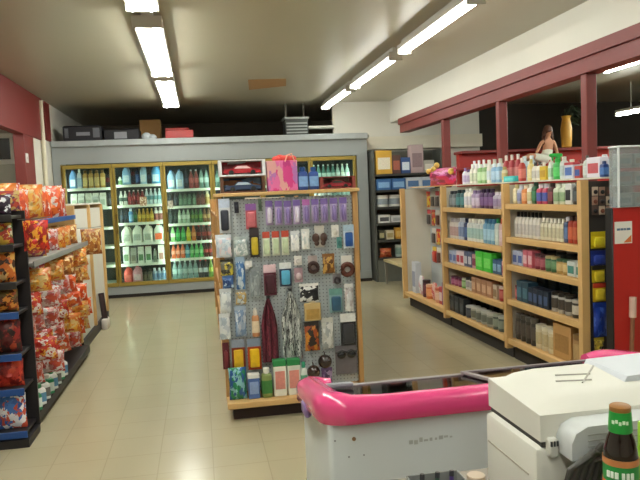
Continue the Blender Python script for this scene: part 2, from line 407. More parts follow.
def row(items, at, place, group, span, fill=.93):
    """items left to right: (count, kind, w, d, h, (body, cap, label), description[, back offset]); at(t, back) -> loc, rz with t metres along the row"""
    flat = []
    for it in items:
        for k in range(it[0]): flat.append((it, k))
    tot = sum(it[2] for it, _ in flat); gap = (span-tot)/max(1, len(flat))
    s = 1.
    if gap < .004:
        s = (span-.004*len(flat))/tot; gap = .004
    names = {}
    for it, k in flat: names.setdefault(it[6], []).append((it, k))
    seen = {}
    t = 0
    for it, k in flat:
        w = it[2]*s; desc = it[6]; tt = t+gap/2+w/2; t += w+gap
        n = len(names[desc]); j = seen.get(desc, 0); seen[desc] = j+1
        if n == 1: lb = f'{desc} {place}'
        else: lb = f'{desc}, {ORD[j]} of {ORDN[n]} {place}' if n < 17 else desc
        back = it[7] if len(it) > 7 else 0.
        loc, rz = at(tt, back)
        product(it[1], w, it[3]*min(1, s*1.15), it[4], it[5], lb, CATS[it[1]], loc, rz+rng.uniform(-.03, .03), group)
ORDN = ['zero', 'one', 'two', 'three', 'four', 'five', 'six', 'seven', 'eight', 'nine', 'ten', 'eleven', 'twelve', 'thirteen', 'fourteen', 'fifteen', 'sixteen']

# ------------------------------------------------------------------ walk-in cooler
CY = 10.72
GREY = mat('#969c9c', .45, .07, 3.)
GOLD = mat('#a58f45', .35, .1, 6., metal=.35)
WSH = mat('#e4ead9', .4, .04)
ck = thing('walk_in_cooler', 'long walk-in cooler with grey steel front and gold framed glass doors', 'cooler', (0, 0, 0))
DX = [-2.02, -1.29, -.53, .23, 1.02, 1.82, 2.57]
def face(bm):
    bx(bm, WL+.01, 2.78, CY, CY+.06, 2.10, 2.42); bx(bm, WL+.01, 2.78, CY-.02, CY+.06, 0, .17)
    bx(bm, WL+.01, DX[0]-.03, CY, CY+.06, .17, 2.10); bx(bm, DX[-1]+.03, 2.78, CY, CY+.06, .17, 2.10)
obj('front_panel', face, GREY, ck, smooth=False)
obj('top_lip', lambda bm: bx(bm, WL+.01, 2.79, CY-.045, CY+.02, 2.36, 2.455, .008), mat('#a4abac', .4, .2, 6.), ck)
obj('side_panel', lambda bm: bx(bm, 2.72, 2.78, CY+.06, 11.6, 0, 2.42), mat('#8f9698', .45, .07), ck)
obj('roof_panel', lambda bm: bx(bm, WL+.01, 2.78, CY+.06, 13.2, 2.38, 2.43), mat('#7d7f7c', .6), ck)
obj('back_panel', lambda bm: bx(bm, WL+.01, 2.72, 11.5, 11.56, 0, 2.38), mat('#3e4846', .6), ck)
obj('inner_side', lambda bm: bx(bm, WL+.01, WL+.06, CY+.06, 11.5, 0, 2.38), mat('#9aa39f', .6), ck)
obj('inner_floor', lambda bm: bx(bm, WL+.06, 2.72, CY+.07, 11.5, .06, .19), mat('#8a928e', .6), ck)
obj('kick_plate', lambda bm: bx(bm, WL+.01, 2.78, CY-.028, CY-.02, 0, .05), DARK, ck)
CL = emit('cooler_lamp', '#dcf6f2', 14.)
for i in range(7):
    x = DX[i]
    obj('mullion', lambda bm: bx(bm, x-.03, x+.03, CY+.032, CY+.046, .18, 2.09), GOLD, ck)
    obj('inner_lamp', lambda bm: tube(bm, (x, CY+.062, .25), (x, CY+.062, 2.05), .012, 8), CL, ck)
gl = glass_thin('#f4faf6', 1.5)
for i in range(6):
    x0, x1 = DX[i], DX[i+1]; z0, z1 = .175, 2.085
    def dr(bm):
        w_ = .04
        bx(bm, x0+.003, x1-.003, CY-.03, CY+.03, z1-.06, z1, .006); bx(bm, x0+.003, x1-.003, CY-.03, CY+.03, z0, z0+.06, .006)
        bx(bm, x0+.003, x0+w_, CY-.03, CY+.03, z0+.06, z1-.06, .006); bx(bm, x1-w_, x1-.003, CY-.03, CY+.03, z0+.06, z1-.06, .006)
    d = obj('door', dr, GOLD, ck)
    obj('glass', lambda bm: bx(bm, x0+.04, x1-.04, CY, CY+.008, z0+.06, z1-.06), gl, d)
    hx = x0+.028
    obj('handle', lambda bm: sweep(bm, [(hx, CY-.03, 1.0), (hx, CY-.07, 1.03), (hx, CY-.07, 1.27), (hx, CY-.03, 1.3)], .011, 8), metalm('#8a7440', .3), d)
SH = {0: [1.72, 1.42, 1.1, .8, .5, .2], 1: [1.75, 1.43, 1.15, .83, .5, .2], 2: [1.65, 1.38, 1.1, .81, .54, .2], 3: [1.65, 1.38, 1.1, .81, .54, .2], 4: [1.65, 1.38, 1.1, .81, .54, .2], 5: [1.65, 1.38, 1.1, .81, .54, .2]}
for i in range(6):
    for z in SH[i]:
        obj('shelf', lambda bm: (bx(bm, DX[i]+.03, DX[i+1]-.03, CY+.13, 11.45, z-.012, z), bx(bm, DX[i]+.03, DX[i+1]-.03, CY+.122, CY+.13, z-.03, z+.012)), WSH, ck, smooth=False)
def cooler_at(i, z):
    def at(t, back): return (DX[i]+.05+t, CY+.222+back, z+.001), 0.
    return at
def crow(i, s, items, place):
    zz = SH[i]; top = (zz[s-1]-zz[s]-.036) if s else .32
    row([(a[0], a[1], a[2]*1.04, a[3], min(a[4]*1.16, top))+tuple(a[5:]) for a in items], cooler_at(i, zz[s]), place, 'drinks in the cooler', DX[i+1]-DX[i]-.1)
W, B_, G_ = '#e8e8df', '#1d2022', '#2c8a46'
# door 1
crow(0, 0, [(1, 'jug', .1, .1, .26, ('#6f9fd0', '#2b4fa0', '#dfe8f0'), 'blue water jug'), (1, 'tall', .07, .07, .27, ('#c7d2da', W, '#9db4c8'), 'clear bottle with pale label'), (4, 'square', .075, .07, .25, ('#b8924a', '#7b5a25', '#d4b878'), 'amber juice bottle'), (1, 'soda', .07, .07, .25, ('#2b2a2c', B_, '#5c1f22'), 'dark bottle')], "on the corner door's top shelf")
crow(0, 1, [(5, 'carton', .09, .09, .2, (W, W, '#b9c6b2'), 'pale drink carton'), (1, 'bottle', .07, .07, .2, (B_, B_, '#505050'), 'black bottle')], "on the corner door's second shelf")
# door 2
crow(1, 0, [(1, 'bottle', .06, .06, .12, ('#cfe2c8', W, '#84b070'), 'short pale green bottle'), (1, 'jug', .12, .12, .27, ('#8db8d8', '#3a5f90', '#cfe2ee'), 'pale blue water jug'), (1, 'bottle', .06, .06, .22, ('#54232c', B_, '#2b2d40'), 'dark red bottle'), (1, 'bottle', .06, .06, .24, ('#23324f', '#151a28', '#3f5f94'), 'navy bottle'), (1, 'jug', .1, .1, .28, ('#b5d8ec', '#d8ecf4', '#e4f2f8'), 'white-blue water jug'), (1, 'soda', .06, .06, .24, ('#1f262b', B_, '#33475c'), 'black bottle with small cap'), (1, 'jug', .13, .12, .27, ('#62a6d4', '#2f6fae', '#cbe4f2'), 'bright blue water jug')], "on the milk door's top shelf")
crow(1, 1, [(2, 'soda', .06, .06, .2, ('#c9c8bd', '#d8d8d0', '#4b5d52'), 'clear bottle'), (4, 'soda', .06, .06, .21, ('#7d2c30', '#d0d0c8', '#a04040'), 'red drink bottle'), (4, 'soda', .06, .06, .22, ('#aebfc0', '#e8e8e0', '#5f8f92'), 'silver-blue drink bottle')], "on the milk door's second shelf")
crow(1, 2, [(2, 'soda', .06, .06, .2, ('#2a3440', B_, '#3b4c5c'), 'dark blue bottle'), (1, 'bottle', .07, .07, .2, ('#4f8ec0', '#d8e4ec', '#8cbfe0'), 'blue bottle'), (1, 'soda', .06, .06, .2, ('#22563a', B_, '#2f7a50'), 'green bottle'), (4, 'soda', .06, .06, .19, ('#b89434', '#c8b060', '#d4b850'), 'yellow juice bottle'), (2, 'bottle', .065, .065, .2, ('#dcdcd4', '#b8b8b0', '#9a5a50'), 'white bottle')], "on the milk door's third shelf")
crow(1, 3, [(3, 'jug', .15, .15, .25, ('#e6ead9', '#d8dcc8', '#b8c4b0'), 'white gallon milk jug'), (1, 'jug', .15, .15, .26, ('#dfe6d6', '#d8502a', '#e2683a'), 'milk jug with orange label')], "on the milk door's fourth shelf")
crow(1, 4, [(1, 'carton', .09, .09, .24, ('#e8ebe0', W, '#7f9a78'), 'white carton with green print'), (1, 'carton', .085, .09, .22, ('#a5a89a', W, '#7c8070'), 'grey drink carton'), (2, 'carton', .09, .09, .23, ('#e2e8d8', W, '#5f9060'), 'milk carton with green label'), (1, 'jug', .06, .06, .19, ('#9aa090', W, '#70806c'), 'small dull jug'), (1, 'carton', .09, .09, .24, ('#ecebe0', W, '#c09080'), 'white carton with pink print')], "on the milk door's fifth shelf")
crow(1, 5, [(1, 'jug', .13, .13, .22, ('#cf5648', '#b03428', '#e07868'), 'red fruit drink jug'), (1, 'jug', .14, .13, .23, ('#d69aa0', '#c04850', '#e8c8c8'), 'pink fruit drink jug'), (2, 'bottle', .07, .07, .17, ('#5a5848', '#403c30', '#77705a'), 'brown bottle'), (3, 'bottle', .065, .065, .18, ('#9fb4c4', '#d0dce4', '#6f90b0'), 'pale blue water bottle')], "on the milk door's bottom shelf")
# door 3
crow(2, 0, [(2, 'jug', .13, .12, .28, ('#a4c8e4', '#4878b0', '#dcecf4'), 'pale blue water jug'), (1, 'soda', .08, .08, .28, ('#2c3848', B_, '#48586c'), 'dark bottle'), (2, 'soda', .08, .08, .27, ('#8a3a38', '#b0b8b8', '#a85450'), 'red bottle'), (2, 'soda', .08, .08, .28, ('#6c8a80', '#3c5450', '#a4b8b0'), 'grey-green bottle')], "on the soda door's top shelf")
crow(2, 1, [(2, 'bottle', .075, .075, .2, ('#23282c', B_, '#3a3f48'), 'black bottle'), (4, 'tall', .065, .065, .23, ('#44614c', '#26352b', '#5f7f68'), 'dull green bottle'), (2, 'tall', .065, .065, .22, ('#573430', '#2a1b18', '#70443c'), 'brown bottle'), (1, 'bottle', .075, .075, .2, ('#c8b48a', '#d8d0b0', '#a88850'), 'cream bottle')], "on the soda door's second shelf")
crow(2, 2, [(2, 'soda', .065, .065, .22, ('#26302e', B_, '#3a4844'), 'near-black bottle'), (3, 'soda', .065, .065, .23, ('#aac4a8', '#2d4a34', '#d4e0d0'), 'pale green bottle'), (3, 'soda', .065, .065, .22, ('#3a6a38', '#243c22', '#6a8a40'), 'green bottle'), (2, 'soda', .065, .065, .21, ('#6a4a30', '#3a2818', '#a88858'), 'brown bottle')], "on the soda door's third shelf")
crow(2, 3, [(1, 'soda', .07, .07, .24, ('#9ad088', '#5f9a40', '#e0ecd0'), 'pale lime soda bottle'), (2, 'soda', .07, .07, .24, ('#2f9a48', '#1c6a30', '#58b868'), 'green soda bottle'), (1, 'soda', .07, .07, .24, ('#c8c02c', '#3a8a3c', '#e0d850'), 'yellow soda bottle'), (1, 'soda', .07, .07, .24, ('#c87030', '#a84a20', '#e0a060'), 'orange soda bottle'), (3, 'soda', .07, .07, .24, ('#3c1c1a', '#a82a24', '#8a3430'), 'dark cola bottle')], "on the soda door's fourth shelf")
crow(2, 4, [(3, 'soda', .07, .07, .22, ('#d86a40', '#c04a28', '#e8a080'), 'orange soda bottle'), (1, 'soda', .07, .07, .22, ('#4a98a8', '#286878', '#a0d0d8'), 'teal soda bottle'), (3, 'soda', .07, .07, .23, ('#54b060', '#c8d8b0', '#90d090'), 'light green soda bottle'), (2, 'soda', .07, .07, .22, ('#4a201c', '#901e1c', '#a84038'), 'dark red soda bottle')], "on the soda door's fifth shelf")
crow(2, 5, [(5, 'soda', .075, .075, .29, ('#7fa09c', '#c8d8d4', '#a8c4c0'), 'clear teal water bottle'), (2, 'soda', .075, .075, .29, ('#2a2e30', '#c83c34', '#b8c0c0'), 'dark bottle with red cap'), (1, 'soda', .075, .075, .29, ('#6a8a40', '#c8b83c', '#a8b850'), 'green-yellow bottle')], "on the soda door's bottom shelf")
crow(3, 0, [(4, 'soda', .075, .075, .26, ('#54786c', '#2c403a', '#8aa89c'), 'green-grey bottle'), (4, 'soda', .075, .075, .26, ('#2c3c4c', B_, '#486078'), 'dark blue bottle')], "on the fourth door's top shelf")
crow(4, 0, [(4, 'soda', .075, .075, .26, ('#6a5034', '#3c2c1c', '#a88858'), 'amber bottle'), (4, 'soda', .075, .075, .26, ('#3a5a44', B_, '#6a8a70'), 'dark green bottle')], "on the fifth door's top shelf")
crow(5, 0, [(5, 'soda', .075, .075, .3, ('#5c9486', '#d8e4e0', '#bcd8d0'), 'teal bottle with white cap'), (3, 'soda', .075, .075, .3, ('#a8c8bc', '#e8eee8', '#dcece4'), 'pale bottle')], "on the last cooler door's top shelf")
crow(5, 1, [(4, 'soda', .075, .075, .22, ('#8a9a98', '#d8e0e0', '#d8e0e0'), 'grey bottle'), (4, 'soda', .075, .075, .22, ('#5c7470', '#30403c', '#90a8a0'), 'slate bottle')], "on the last cooler door's second shelf")
obj('door_sticker', lambda bm: bx(bm, -.905, -.80, CY-.003, CY-.0005, 1.42, 1.56, .0), printed(['#d8d0b8', '#a89870', '#8a6a50'], 9), ck)
obj('door_sticker', lambda bm: bx(bm, -.50+.02, -.40, CY-.003, CY-.0005, 1.36, 1.48, .0), printed(['#c8c8b8', '#a0a090', '#d8d8c8'], 9), ck)

# things on the cooler roof
RZ = 2.46
def topbox(name, label, cat, px0, px1, ytop, Y, d, m_, fn=None):
    a = on_y(px0, ytop, Y); b = on_y(px1, ytop, Y)
    t = thing(name, label, cat, ((a.x+b.x)/2, Y+d/2, 2.432))
    w_ = b.x-a.x; h_ = a.z-2.432
    return t, w_, h_
t, w_, h_ = topbox('equipment_case', 'black case with a grey lettered panel on the cooler roof', 'case', 62, 101, 126, 10.85, .4, None)
obj('shell', lambda bm: bx(bm, -w_/2, w_/2, -.2, .2, 0, h_, .02), mat('#23232a', .5), t)
obj('nameplate', lambda bm: bx(bm, -w_*.15, w_*.2, -.206, -.2, h_*.42, h_*.62), mat('#8a8c94', .4), t)
obj('corner_patch', lambda bm: bx(bm, w_*.28, w_*.45, -.206, -.2, h_*.3, h_*.85), mat('#70727a', .5), t)
obj('corner_patch', lambda bm: bx(bm, -w_*.45, -w_*.35, -.206, -.2, h_*.3, h_*.85), mat('#60626a', .5), t)
t, w_, h_ = topbox('equipment_case', 'black case beside the cardboard box on the cooler roof', 'case', 103, 139, 129, 10.85, .4, None)
obj('shell', lambda bm: bx(bm, -w_/2, w_/2, -.2, .2, 0, h_, .02), mat('#1d1d22', .5), t)
obj('corner_patch', lambda bm: bx(bm, -w_*.2, w_*.15, -.206, -.2, h_*.25, h_*.75), mat('#8c8e94', .5), t)
t, w_, h_ = topbox('cardboard_box', 'brown cardboard box on the cooler roof', 'box', 139, 160, 120, 11.28, .35, None)
obj('carton', lambda bm: bx(bm, -w_/2, w_/2, -.17, .17, 0, h_, .004), mat('#8a6638', .8), t)
obj('tape', lambda bm: bx(bm, -w_/2-.001, w_/2+.001, -.03, .03, h_*.5, h_+.002), mat('#a88450', .4), t)
t, w_, h_ = topbox('plastic_wrap', 'crumpled pale plastic bundle in front of the cardboard box', 'bundle', 140, 156, 131, 10.70, .2, None)
obj('bundle', lambda bm: (ball(bm, (-w_*.15, 0, h_*.45), h_*.45, 1.2, .6, 1), ball(bm, (w_*.2, .0, h_*.35), h_*.36, 1.4, .7, 1)), mat('#a8b0b4', .4, .3, 30, bump=.6), t)
t, w_, h_ = topbox('tool_box', 'red box on the cooler roof below the light', 'box', 165, 193, 128, 10.85, .3, None)
obj('shell', lambda bm: bx(bm, -w_/2, w_/2, -.15, .15, 0, h_*.8, .006), mat('#b02a28', .4), t)
obj('lid', lambda bm: bx(bm, -w_/2, w_*.36, -.14, .15, h_*.8, h_, .012), mat('#a02420', .4), t)
t, w_, h_ = topbox('condenser_unit', 'louvred cooling unit with pipes on the cooler roof', 'cooling unit', 285, 308, 119, 11.1, .35, None)
obj('housing', lambda bm: bx(bm, -w_/2, w_/2, -.17, .17, 0, h_, .006), mat('#3e4240', .5), t)
obj('louvre_grille', lambda bm: [bx(bm, -w_*.45, w_*.45, -.185, -.17, h_*(.1+.16*k), h_*(.17+.16*k)) for k in range(5)], mat('#9aa09c', .4), t)
obj('top_rail', lambda bm: bx(bm, -w_*.55, w_*.55, -.19, .17, h_, h_+.03, .004), mat('#a8aca8', .4), t)
for s in (-1, 1):
    obj('suspension_pipe', lambda bm: tube(bm, (s*w_*.4, .02, h_+.03), (s*w_*.4, .02, CE-2.435), .018, 8), mat('#5c564a', .5), t)
obj('outlet_pipe', lambda bm: tube(bm, (w_/2, -.1, h_*.55), (w_/2+.45, -.1, h_*.55), .03, 10), mat('#c0beb4', .4), t)

# ------------------------------------------------------------------ middle display rack
WOOD = mat('#c0935a', .5, .16, 5., bump=.05)
WOODL = mat('#cfa86e', .5, .14, 5.)
PEG = mat('#9aa09e', .5, .05)
DY = 4.55                       # face of the peg board
DX0, DX1 = .115, 1.09
dk = thing('display_rack', 'wood framed pegboard display rack at the end of the middle aisle', 'display rack', (0, 0, 0))
def pegb(bm): bx(bm, DX0+.03, DX1-.03, DY, DY+.03, .15, 1.48)
def pegmat():
    M = PEG.copy(); M.name = 'pegboard'
    n, l = M.node_tree.nodes, M.node_tree.links; b = n['Principled BSDF']
    tc = n.new('ShaderNodeTexCoord'); mp = n.new('ShaderNodeMapping'); mp.inputs['Scale'].default_value = (40, 0, 40); l.new(tc.outputs['Object'], mp.inputs[0])
    v = n.new('ShaderNodeTexVoronoi'); v.inputs['Randomness'].default_value = 0; v.inputs['Scale'].default_value = 1; l.new(mp.outputs[0], v.inputs['Vector'])
    g = n.new('ShaderNodeMath'); g.operation = 'GREATER_THAN'; g.inputs[1].default_value = .17; l.new(v.outputs['Distance'], g.inputs[0])
    mx = n.new('ShaderNodeMix'); mx.data_type = 'RGBA'; mx.inputs['A'].default_value = lin('#767c7e'); mx.inputs['B'].default_value = lin('#bac3c6')
    l.new(g.outputs[0], mx.inputs['Factor']); l.new(mx.outputs['Result'], b.inputs['Base Color']); return M
PEGM = pegmat()
obj('pegboard', pegb, PEGM, dk, smooth=False)
for x0, x1 in ((DX0, DX0+.035), (DX1-.035, DX1)):
    obj('upright', lambda bm: bx(bm, x0, x1, DY-.03, DY+.05, .1, 1.51, .004), WOOD, dk)
obj('top_board', lambda bm: bx(bm, DX0-.01, DX1+.01, DY-.06, DY+.36, 1.50, 1.525, .004), WOODL, dk)
obj('base_shelf', lambda bm: bx(bm, DX0, DX1, DY-.19, DY+.05, .09, .13, .004), WOODL, dk)
obj('base_plinth', lambda bm: bx(bm, DX0+.04, DX1-.04, DY-.12, DY+.04, 0, .09), mat('#2c1a16', .6), dk)
# the gondola behind it
gk = thing('gondola_shelf', 'double sided wood shelf unit behind the display rack', 'shelf unit', (0, 0, 0))
obj('spine_panel', lambda bm: bx(bm, .57, .63, DY+.06, 8.4, .1, 1.48), mat('#c8c4b4', .6), gk)
obj('base', lambda bm: bx(bm, DX0+.06, DX1-.06, DY+.06, 8.4, 0, .1), DARK, gk)
for z in (.13, .45, .75, 1.05, 1.35):
    obj('shelf', lambda bm: bx(bm, DX0+.02, DX1-.02, DY+.06, 8.4, z-.02, z, .003), WOOD, gk)
for y in (5.9, 7.2, 8.4):
    for x in (DX0+.02, DX1-.06):
        obj('upright', lambda bm: bx(bm, x, x+.04, y-.03, y+.03, .1, 1.48, .003), WOOD, gk)

# hanging goods on the display rack (rectangles read off the board plane)
RECTS, HOOKS = [], []
def hang(px0, py0, px1, py1, kind, cols, name, label, cat, Y=DY-.05, t=.03, board=dk, group='goods hung on the display rack', hook=True, m_=None):
    a = on_y(px0, py0, Y); b = on_y(px1, py1, Y)
    cx, w_, h_ = (a.x+b.x)/2, b.x-a.x, a.z-b.z
    r = thing(name, label, cat, (cx, Y, b.z), 0, group)
    A, Bc, C_ = (list(cols)+[cols[-1]]*3)[:3]
    if kind == 'blister':      # card with a raised clear-look bubble holding the goods
        obj('backing_card', lambda bm: bx(bm, -w_/2, w_/2, .002, .006, 0, h_, .001), mat(A, .5, .1), r)
        obj('header', lambda bm: bx(bm, -w_/2, w_/2, -.0005, .0025, h_*.74, h_, .0008), mat(Bc, .5, .2, 60), r)
        obj('goods', lambda bm: bx(bm, -w_*.36, w_*.36, -t*.6, .003, h_*.08, h_*.68, .012, 2), mat(C_, .35, .3, 30), r)
    elif kind == 'stick':      # narrow tall pack: card header, slim tube below
        obj('backing_card', lambda bm: bx(bm, -w_/2, w_/2, .002, .006, 0, h_, .001), mat(A, .5, .1), r)
        obj('tube', lambda bm: lathe(bm, [(w_*.2, h_*.08), (w_*.3, h_*.12), (w_*.3, h_*.62), (w_*.16, h_*.72)], 10, off=(0, -w_*.3, 0)), mat(C_, .3, .2, 40), r)
        obj('header', lambda bm: bx(bm, -w_/2, w_/2, -.0005, .0025, h_*.76, h_, .0008), mat(Bc, .5, .1), r)
    elif kind == 'bag':
        obj('pouch', lambda bm: bagmesh(bm, w_, h_*.86, t, int(px0) % 7), m_ or printed([A, Bc, C_], 5, seed=px0*.13), r)
        obj('header', lambda bm: bx(bm, -w_/2, w_/2, -.002, .003, h_*.84, h_, .001), mat(A, .5, .1), r)
    elif kind == 'box':
        obj('carton', lambda bm: bx(bm, -w_/2, w_/2, -t/2, t/2, 0, h_*.92, .004), m_ or mat(A, .5, .15), r)
        obj('front_panel', lambda bm: bx(bm, -w_*.4, w_*.4, -t/2-.003, -t/2+.001, h_*.1, h_*.62, .001), mat(C_, .5, .4, 40), r)
        obj('hang_tab', lambda bm: bx(bm, -w_*.2, w_*.2, -.002, .002, h_*.9, h_, .001), mat(Bc, .5), r)
    elif kind == 'ring':
        rr = min(w_, h_*.7)*.5
        obj('ring', lambda bm: sweep(bm, [(rr*.68*math.cos(q*PI/8), -.012, h_*.38+rr*.68*math.sin(q*PI/8)) for q in range(16)], rr*.32, 8, True), mat(C_, .7, .3, 60, bump=.8), r)
        obj('backing_card', lambda bm: bx(bm, -w_*.35, w_*.35, .008, .012, h_*.1, h_, .001), mat(A, .5), r)
    elif kind == 'ball':
        rr = min(w_, h_)/2
        obj('ball', lambda bm: ball(bm, (0, -rr*.4, rr), rr, w_/2/rr, 1, 1, 18), mat(C_, .15, .2, 12, coat=.5), r)
        obj('loop', lambda bm: sweep(bm, [(0, -rr*.4, rr*1.9), (0, -rr*.2, rr*2.25), (0, .02, rr*2.25)], .004, 6), mat(Bc, .5), r)
    elif kind == 'clip':
        obj('backing_card', lambda bm: bx(bm, -w_*.3, w_*.3, .004, .008, 0, h_, .001), mat(A, .5), r)
        for s in (-1, 1):
            obj('wing', lambda bm: (ball(bm, (s*w_*.25, -.008, h_*.45), w_*.24, 1, .5, h_/w_*.9, 10), ball(bm, (s*w_*.2, -.008, h_*.2), w_*.16, 1, .5, 1, 10)), mat(C_, .35, .25, 30), r)
    elif kind == 'cloth':      # folded cloth hung from a hook, narrow at the top
        def f(bm):
            n = 9; fr, bk = [], []
            for j in range(8):
                v = j/7; ww = w_/2*(.14+.86*min(1, (1-v)*2.6)**.8) if v > .6 else w_/2
                fr.append([bm.verts.new((ww*(-1+2*i/(n-1)), -.012-.01*math.sin(i*2.1+.3)*(1 if v < .9 else .3), h_*v)) for i in range(n)])
                bk.append([bm.verts.new((ww*(-1+2*i/(n-1)), .014, h_*v)) for i in range(n)])
            for j in range(7):
                for i in range(n-1):
                    bm.faces.new((fr[j][i], fr[j][i+1], fr[j+1][i+1], fr[j+1][i])); bm.faces.new((bk[j][i+1], bk[j][i], bk[j+1][i], bk[j+1][i+1]))
                bm.faces.new((fr[j][0], fr[j+1][0], bk[j+1][0], bk[j][0])); bm.faces.new((fr[j+1][-1], fr[j][-1], bk[j][-1], bk[j+1][-1]))
            for q in (0, 7):
                for i in range(n-1): bm.faces.new((fr[q][i], bk[q][i], bk[q][i+1], fr[q][i+1]))
        obj('cloth', f, m_ or printed([A, Bc, C_], 14, seed=px0*.1, rough=.8), r)
        obj('hang_tab', lambda bm: bx(bm, -.012, .012, -.004, .004, h_-.003, h_+.02, .001), mat(B_, .5), r)
    elif kind == 'bottle':
        P_bottle(r, w_, w_*.6, h_*.92, A, Bc, C_)
        obj('hang_tab', lambda bm: bx(bm, -w_*.2, w_*.2, -.002, .002, h_*.86, h_, .001), mat('#d8d8d0', .5), r)
    elif kind == 'glasses':
        obj('backing_card', lambda bm: bx(bm, -w_/2, w_/2, .004, .008, 0, h_, .001), mat(A, .5, .2, 30), r)
        for s in (-1, 1):
            obj('lens', lambda bm: ball(bm, (s*w_*.23, -.012, h_*.68), w_*.2, 1, .3, .8, 12), mat(C_, .1, .1, coat=.5), r)
        obj('frame', lambda bm: sweep(bm, [(-w_*.48, .0, h_*.75), (-w_*.2, -.015, h_*.85), (0, -.018, h_*.78), (w_*.2, -.015, h_*.85), (w_*.48, 0, h_*.75)], .006, 6), plastic(B_), r)
    elif kind == 'tag':
        obj('backing_card', lambda bm: bx(bm, -w_/2, w_/2, -.002, .004, 0, h_, .001), mat(A, .5, .15, 50), r)
        obj('goods', lambda bm: ball(bm, (0, -.008, h_*.42), w_*.36, 1, .4, h_/w_*.7, 10), mat(C_, .4, .2), r)
    RECTS.append((cx-w_/2, cx+w_/2, b.z, a.z))
    if hook and board is not None:
        HOOKS.append((cx, b.z+h_+(.026 if kind == 'cloth' else .009)+(h_*.15 if kind == 'ball' else 0), Y))
    return r
H = hang
onr = 'on the display rack'
LAV, LAVD = '#b8a4cc', '#6f5a96'
H(218, 199, 231, 233, 'blister', ['#e4e8ee', '#c8d4e8', '#343844'], 'blister_pack', 'white blister pack with round black goods at top corner of the display rack', 'blister pack', t=.05)
H(234, 202, 239, 213, 'tag', ['#2a2c3a', '#2a2c3a', '#1c1c28'], 'product_tag', 'tiny black tag beside the white blister pack on display rack', 'tag')
H(245, 204, 257, 229, 'blister', ['#c8606c', '#8a5ca0', '#d4747c'], 'blister_pack', 'pink pack with purple header on the display rack top row', 'blister pack')
H(258, 199, 262, 211, 'tag', ['#5a6a58', '#5a6a58', '#3a4a3c'], 'product_tag', 'tiny green tag between pink pack and lavender packs', 'tag')
for i, (x0, y0) in enumerate(((265, 201), (274.5, 201), (283.5, 201), (292.5, 200), (302, 199.5), (311, 199), (320, 198.5), (329.5, 198), (339, 197.5))):
    H(x0, y0, x0+8.4, y0+24, 'stick', ['#c4b4d4' if i % 2 else '#b8a6cc', '#7c64a8' if i != 4 else '#c070b8', '#e0d8e8' if i in (0, 3) else '#8c78b0'], 'toothbrush_pack', f'lavender stick pack, {ORD[i]} of nine along the display rack top row', 'pack')
H(215, 235, 232, 257, 'bag', ['#dfe6ee', '#c0d0e0', '#e8d8dc'], 'hanging_bag', 'white and pale blue bag under the white blister pack on display rack', 'bag', Y=DY-.062)
H(233, 237, 248, 256, 'bag', ['#bcc8c8', '#e4e8e8', '#a0b4b8'], 'hanging_bag', 'clear greyish bag in second row of the display rack', 'bag')
H(249, 228, 260, 257, 'blister', ['#2c2a2e', '#3c3438', '#c8b030'], 'blister_pack', 'black pack with yellow tips below the pink pack', 'blister pack')
for i, x0 in enumerate((262, 271.5, 281)):
    H(x0, 232-i*.6, x0+8.6, 256-i*.6, 'blister', ['#e0e4d0', '#c8503c', '#c4d4b0'], 'blister_pack', f'white-green pack with red header, {ORD[i]} of three on display rack', 'blister pack', t=.02)
H(290, 231, 300, 251, 'bag', ['#e4e6e8', '#f0f0ee', '#c8ccd4'], 'hanging_bag', 'white bag beside the red-headed packs on display rack', 'bag')
H(301, 229, 310, 249, 'bag', ['#ecece8', '#d4dcdc', '#f4f4f0'], 'hanging_bag', 'white bag beside the brown butterfly clip pack', 'bag')
H(311, 226, 328, 247, 'clip', ['#c8c4bc', '#c8c4bc', '#4c342c'], 'hair_clip', 'brown butterfly hair clip on a pale card on display rack', 'hair clip')
H(331, 225, 339, 237, 'tag', ['#e8e6e0', '#e8e6e0', '#d8d4cc'], 'product_tag', 'small white tag card near the display rack right edge', 'tag')
H(336.5, 237, 342, 248, 'tag', ['#5c9a94', '#5c9a94', '#3c7a78'], 'product_tag', 'narrow teal card beside the blue and white pack', 'tag')
H(343, 225, 354.5, 248, 'blister', ['#d8e4f0', '#b4ccdc', '#2c5aa0'], 'blister_pack', 'white pack with dark blue goods at the display rack right edge', 'blister pack')
H(220, 260, 234, 275, 'bag', ['#3c3c30', '#c8b840', '#6a6a5c'], 'hanging_bag', 'black and yellow bag in third row of display rack', 'bag')
H(245, 261, 252, 269, 'tag', ['#ecebe6', '#ecebe6', '#f4f4f0'], 'product_tag', 'small round white tag in display rack third row', 'tag')
H(222, 276, 234, 288, 'bag', ['#4c74ac', '#a8c0d8', '#30508c'], 'hanging_bag', 'blue and silver bag below the black and yellow bag', 'bag')
H(235, 257, 246, 289, 'bag', ['#9cb4cc', '#4a78b0', '#c8d4dc'], 'hanging_bag', 'tall blue clear bag in display rack third row', 'bag')
H(249, 267, 261, 296, 'bag', ['#8c9498', '#a8b0b4', '#7c8488'], 'hanging_bag', 'plain grey bag beside the pink and maroon pack', 'bag', t=.015)
H(263, 265, 277, 295, 'blister', ['#5c2434', '#e4c4cc', '#48202c'], 'blister_pack', 'maroon pack with pale pink header on display rack', 'blister pack')
H(279, 263, 292, 286, 'blister', ['#34425c', '#e8ecec', '#5cb0d4'], 'blister_pack', 'dark pack with bright blue goods and white header', 'blister pack')
H(294, 256, 302, 265, 'tag', ['#eceae4', '#eceae4', '#dcd8d4'], 'product_tag', 'small white tag above the pinkish card on display rack', 'tag')
H(294, 268, 303, 282, 'tag', ['#b4949c', '#b4949c', '#d4bcc0'], 'product_tag', 'pinkish speckled card in the middle of display rack', 'tag')
